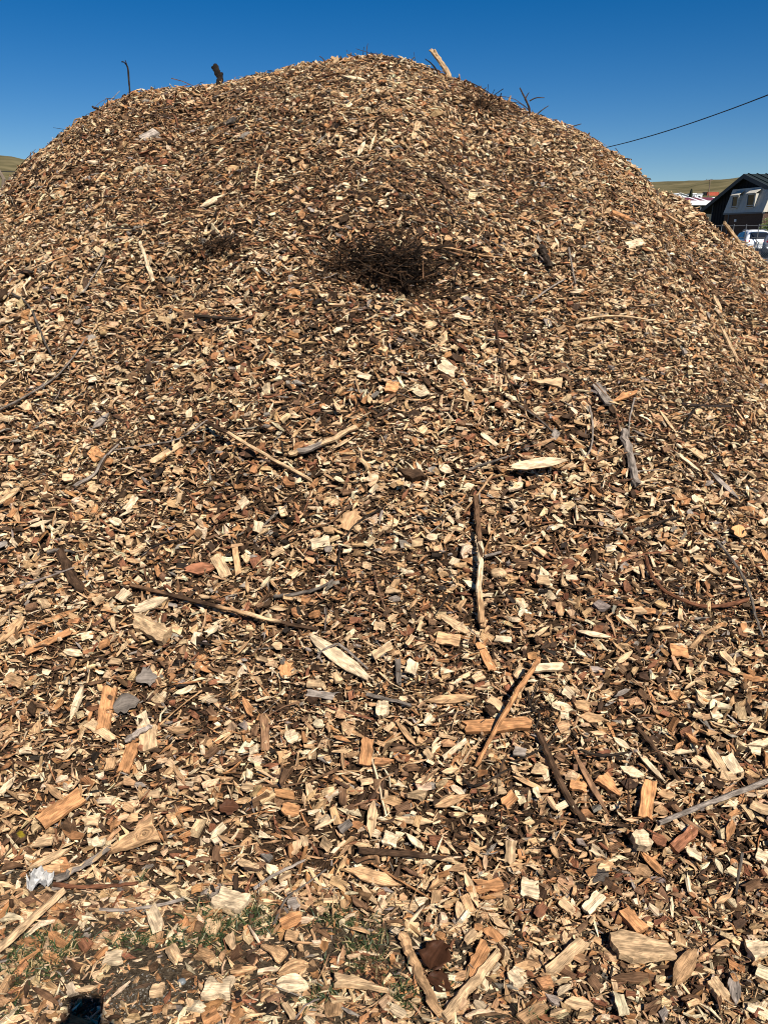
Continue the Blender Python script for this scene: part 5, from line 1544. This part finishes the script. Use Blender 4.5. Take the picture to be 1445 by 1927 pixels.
skyline('stick', 'stick', [(1390, 456), (1378, 440), (1362, 419)], 7.5, 'pale tan', 'barked stick standing up from the right slope in front of the white SUV', k=.8, taper=.85, base_drop=6, flat=1)
tangle('root_tangle', 735, 119, 48, 6, 60, 'low tuft of dark rootlets crowning the summit', None, 37, leng=.10, hgt=.012)

# ---- grass at the foot
def grass():
    r = random.Random(9)
    b = MB()
    patches = [(75, 1800, 60, 45, 420), (30, 1840, 30, 25, 90), (120, 1775, 30, 20, 120), (250, 1770, 60, 14, 160), (330, 1775, 20, 18, 60), (400, 1750, 42, 45, 420), (470, 1720, 40, 30, 260), (640, 1735, 45, 22, 200), (500, 1745, 22, 20, 110),
               (690, 1790, 45, 50, 300), (610, 1880, 40, 30, 150), (760, 1885, 34, 28, 170), (840, 1850, 24, 25, 60), (30, 1905, 14, 12, 40), (1000, 1920, 30, 8, 40), (270, 1660, 12, 6, 20)]
    for (px, py, sx, sy, n) in patches:
        for i in range(n):
            x, y = px + r.gauss(0, .55) * sx, py + r.gauss(0, .55) * sy
            p, d = on_heap(x, min(y, 1960))
            p = p + Vector((0, 0, .004))
            L = r.uniform(.012, .035)
            dr = Vector((r.gauss(0, .8), r.gauss(0, .8), r.uniform(.5, 1.4))).normalized()
            sd_ = dr.cross(Vector((r.gauss(0, 1), r.gauss(0, 1), .2))).normalized() * r.uniform(.0009, .0019)
            m_ = p + dr * L * .55
            t_ = p + dr * L + Vector((dr.x, dr.y, -.5)) * L * .35
            q = r.random()
            c = (.026, .046, .012) if q < .55 else (.06, .072, .022) if q < .75 else (.30, .23, .11)
            k = r.uniform(.7, 1.3)
            b.add([p - sd_, p + sd_, m_ + sd_ * .8, m_ - sd_ * .8, t_], [(0, 1, 2, 3), (3, 2, 4)], col=tuple(v * k for v in c))
    return tag(b.build('grass', M_GRASS, attrs=True), 'short green grass growing through the chips at the foot of the heap', kind='stuff')
M_GRASS = bpy.data.materials.new('grass_blade')
M_GRASS.use_nodes = True
_n = M_GRASS.node_tree
_a = _n.nodes.new('ShaderNodeAttribute'); _a.attribute_name = 'col'
_n.links.new(_a.outputs['Color'], _n.nodes['Principled BSDF'].inputs['Base Color'])
_n.nodes['Principled BSDF'].inputs['Roughness'].default_value = .55
grass()
def grit():
    r = random.Random(19)
    b = MB()
    for i in range(1500):
        x, y = 268 + r.gauss(0, 62), 1888 + r.gauss(0, 34)
        p, d = on_heap(x, min(y, 1950))
        s = r.uniform(.0012, .0046)
        M = Matrix.Rotation(r.uniform(0, 6), 3, Vector((r.gauss(0, 1), r.gauss(0, 1), r.gauss(0, 1))).normalized())
        vs = [p + Vector((0, 0, s * .4)) + M @ Vector((a * s * r.uniform(.7, 1.2), c * s * r.uniform(.6, 1), e * s * .7)) for a, c, e in ((1, 0, 0), (-1, 0, 0), (0, 1, 0), (0, -1, 0), (0, 0, 1), (0, 0, -1))]
        k = r.uniform(.4, 1.2)
        b.add(vs, [(0, 2, 4), (2, 1, 4), (1, 3, 4), (3, 0, 4), (2, 0, 5), (1, 2, 5), (3, 1, 5), (0, 3, 5)], col=(.085 * k, .068 * k, .046 * k))
    return tag(b.build('grit', M_GRASS, attrs=True), 'dark grit and crumbs of soil on the bare patch at the bottom left', kind='stuff')
grit()

# ---- chips one can pick out, one by one
def direction(dx, dy):
    a = math.degrees(math.atan2(-dy, dx)) % 360
    return ['right of', 'to the upper right of', 'above', 'to the upper left of', 'left of', 'to the lower left of', 'below', 'to the lower right of'][int(((a + 22.5) % 360) // 45)]
SHAPE_WORD = {'block': 'blocky', 'plank': 'oblong', 'blade': 'pointed', 'wedge': 'tapering', 'splinter': 'slivered', 'flake': 'flaky', 'stub': 'stubby'}
COL_PICK = ['cream'] * 8 + ['pale tan'] * 9 + ['tan'] * 8 + ['orange-brown'] * 5 + ['brown'] * 3 + ['dark brown'] * 2 + ['grey'] * 1 + ['reddish brown'] * 1
n_chip = sum(1 for o in bpy.data.objects if o.name.split('.')[0] == 'wood_chip')
used_labels, n_auto, tries = set(), 0, 0
placed = []
r9 = random.Random(77)
while n_auto < 298 - n_chip and tries < 30000:
    tries += 1
    py = 1925 - 1000 * (r9.random() ** 1.35)
    px = r9.uniform(6, 1439)
    s = np.interp(py, [950, 1920], [17, 40]) * r9.choice((.8, .9, 1, 1.1, 1.35))
    if any((px - a) ** 2 + (py - b_) ** 2 < (s * .5 + w) ** 2 for a, b_, w in TAKEN):
        continue
    if any((px - a) ** 2 + (py - b_) ** 2 < (.8 * (s + w)) ** 2 for a, b_, w in placed):
        continue
    if 125 < px < 330 and py > 1840 and r9.random() < .7:
        continue
    col = r9.choice(COL_PICK)
    shape = r9.choice(['block'] * 4 + ['plank'] * 4 + ['blade'] + ['wedge'] * 2 + ['splinter'] * 4 + ['flake'] + ['stub'] * 2)
    near = sorted(LAND, key=lambda q: (q[0] - px) ** 2 + (q[1] - py) ** 2)[:3]
    lab = None
    for q in near:
        c = '%s %s wood chip %s %s' % (SHAPE_WORD[shape], col, direction(px - q[0], py - q[1]), q[2])
        if c not in used_labels and len(c.split()) <= 16:
            lab = c
            break
    if lab is None:
        continue
    used_labels.add(lab)
    asp = {'block': .75, 'plank': .42, 'blade': .38, 'wedge': .5, 'splinter': .24, 'flake': .7, 'stub': .55}[shape] * r9.uniform(.85, 1.15)
    Lp = s * (.8 if asp > .6 else 1.0 if asp > .35 else 1.35)
    an = r9.gauss(0, .75) if r9.random() < .75 else r9.uniform(0, 3.14)
    if px > 900 and r9.random() < .5:
        an = r9.gauss(.75, .35)                        # on the right flank the pieces lie down the slope
    hx, hy = math.cos(an) * Lp / 2, math.sin(an) * Lp / 2
    y1 = min(py + hy, 1990)
    l0 = r9.uniform(.006, .02)
    piece('wood_chip', 'wood chip', (px - hx, py - hy), (px + hx, y1), Lp * asp, shape, col, lab, None, lift=(l0, l0 + r9.uniform(-.006, .010)), th=r9.uniform(.15, .45), roll=r9.gauss(0, .3),
          bend=r9.gauss(0, .15), twist=r9.gauss(0, .15), k=r9.uniform(.85, 1.2) * (1.2 if col == 'orange-brown' else 1), group='larger wood chips lying on the heap', nx=4, ny=3, rough=r9.choice((1.0, 1.6, 2.4)))
    placed.append((px, py, s))
    n_auto += 1
print('AUTO CHIPS', n_auto, tries)

# ---- the phone that took the picture, and the person holding it: behind the camera, they cast the shadow at the lower left
M_PHONE = mat('phone_case', (.02, .02, .022), .35)
FWD = Vector((0, CP, -SP)); UPV = Vector((0, SP, CP)); RIGHT = Vector((1, 0, 0))
lens = Vector((0, 0, CAM_H)) - FWD * .016
def phone():
    # lens in the upper right corner as the holder sees it
    cx, cy = lens - RIGHT * .0225 - UPV * .058, None
    w, h, t = .0375, .0735, .004
    b = MB()
    rr_ = .010
    ring = []
    for qx, qy, a0 in ((w - rr_, h - rr_, 0), (-w + rr_, h - rr_, 90), (-w + rr_, -h + rr_, 180), (w - rr_, -h + rr_, 270)):
        for k in range(5):
            a = R_(a0 + 22.5 * k)
            ring.append((qx + rr_ * math.cos(a), qy + rr_ * math.sin(a)))
    n = len(ring)
    c = lens - RIGHT * .0225 - UPV * .058
    P = lambda x, y, z: RIGHT * x + UPV * y + FWD * z
    b.add([P(x, y, -t) for x, y in ring] + [P(x, y, t) for x, y in ring], [tuple(range(n - 1, -1, -1)), tuple(range(n, 2 * n))] + [(i, (i + 1) % n, n + (i + 1) % n, n + i) for i in range(n)])
    o = b.build('phone', M_PHONE, loc=c)
    s = MB(); s.add([P(x * .95, y * .97, -t - .0004) for x, y in ring], [tuple(range(n - 1, -1, -1))]); s.build('screen', M_CGLASS, o)
    tag(o, 'dark smartphone whose shadow falls on the chips at the lower left', 'phone')
    return c
pc = phone()
def photographer():
    """one skinned body, standing behind the phone with both forearms raised to it"""
    fx = pc.x
    hy = pc.y - .36
    J = [('pelvis', (fx, hy - .05, .93), .135), ('waist', (fx, hy - .04, 1.08), .125), ('chest', (fx, hy - .03, 1.27), .14), ('neck', (fx, hy - .01, 1.44), .055), ('head0', (fx, hy + .02, 1.53), .07), ('head1', (fx, hy + .02, 1.63), .085), ('head2', (fx, hy, 1.70), .05)]
    E_ = [(i, i + 1) for i in range(6)]
    def chain(root, pts):
        p = root
        for q in pts:
            J.append(('j', q[:3], q[3])); E_.append((p, len(J) - 1)); p = len(J) - 1
        return p
    for s in (-1, 1):
        chain(0, [(fx + s * .10, hy - .04, .86, .09), (fx + s * .11, hy - .02, .48, .06), (fx + s * .11, hy - .05, .09, .042), (fx + s * .12, hy + .10, .035, .035)])
        hx = pc.x + s * .050
        h = chain(2, [(fx + s * .19, hy - .03, 1.36, .06), (fx + s * .25, hy + .04, 1.10, .045), (hx + s * .03, pc.y - .05, pc.z - .075, .026), (hx + s * .012, pc.y - .005, pc.z - .035, .022)])
        for k in range(4):
            z = pc.z - .045 + .018 * k
            chain(h, [(hx + s * .006, pc.y + .010, z, .008), (hx - s * .014, pc.y + .020, z + .004, .0075)])
        chain(h, [(hx - s * .005, pc.y - .020, pc.z - .02, .009), (hx - s * .014, pc.y - .022, pc.z + .004, .008)])
    me = bpy.data.meshes.new('person')
    me.from_pydata([j[1] for j in J], E_, [])
    o = bpy.data.objects.new('person', me)
    COL.objects.link(o)
    me.materials.append(mat('dark_clothing', (.05, .055, .07), .9))
    md = o.modifiers.new('skin', 'SKIN')
    for i, j in enumerate(J):
        me.skin_vertices[0].data[i].radius = (j[2], j[2])
        me.skin_vertices[0].data[i].use_root = i == 0
    ss = o.modifiers.new('sub', 'SUBSURF'); ss.levels = 1; ss.render_levels = 2
    tag(o, 'person in dark clothes standing at the foot of the heap, holding up the phone', 'person')
    return o
photographer()
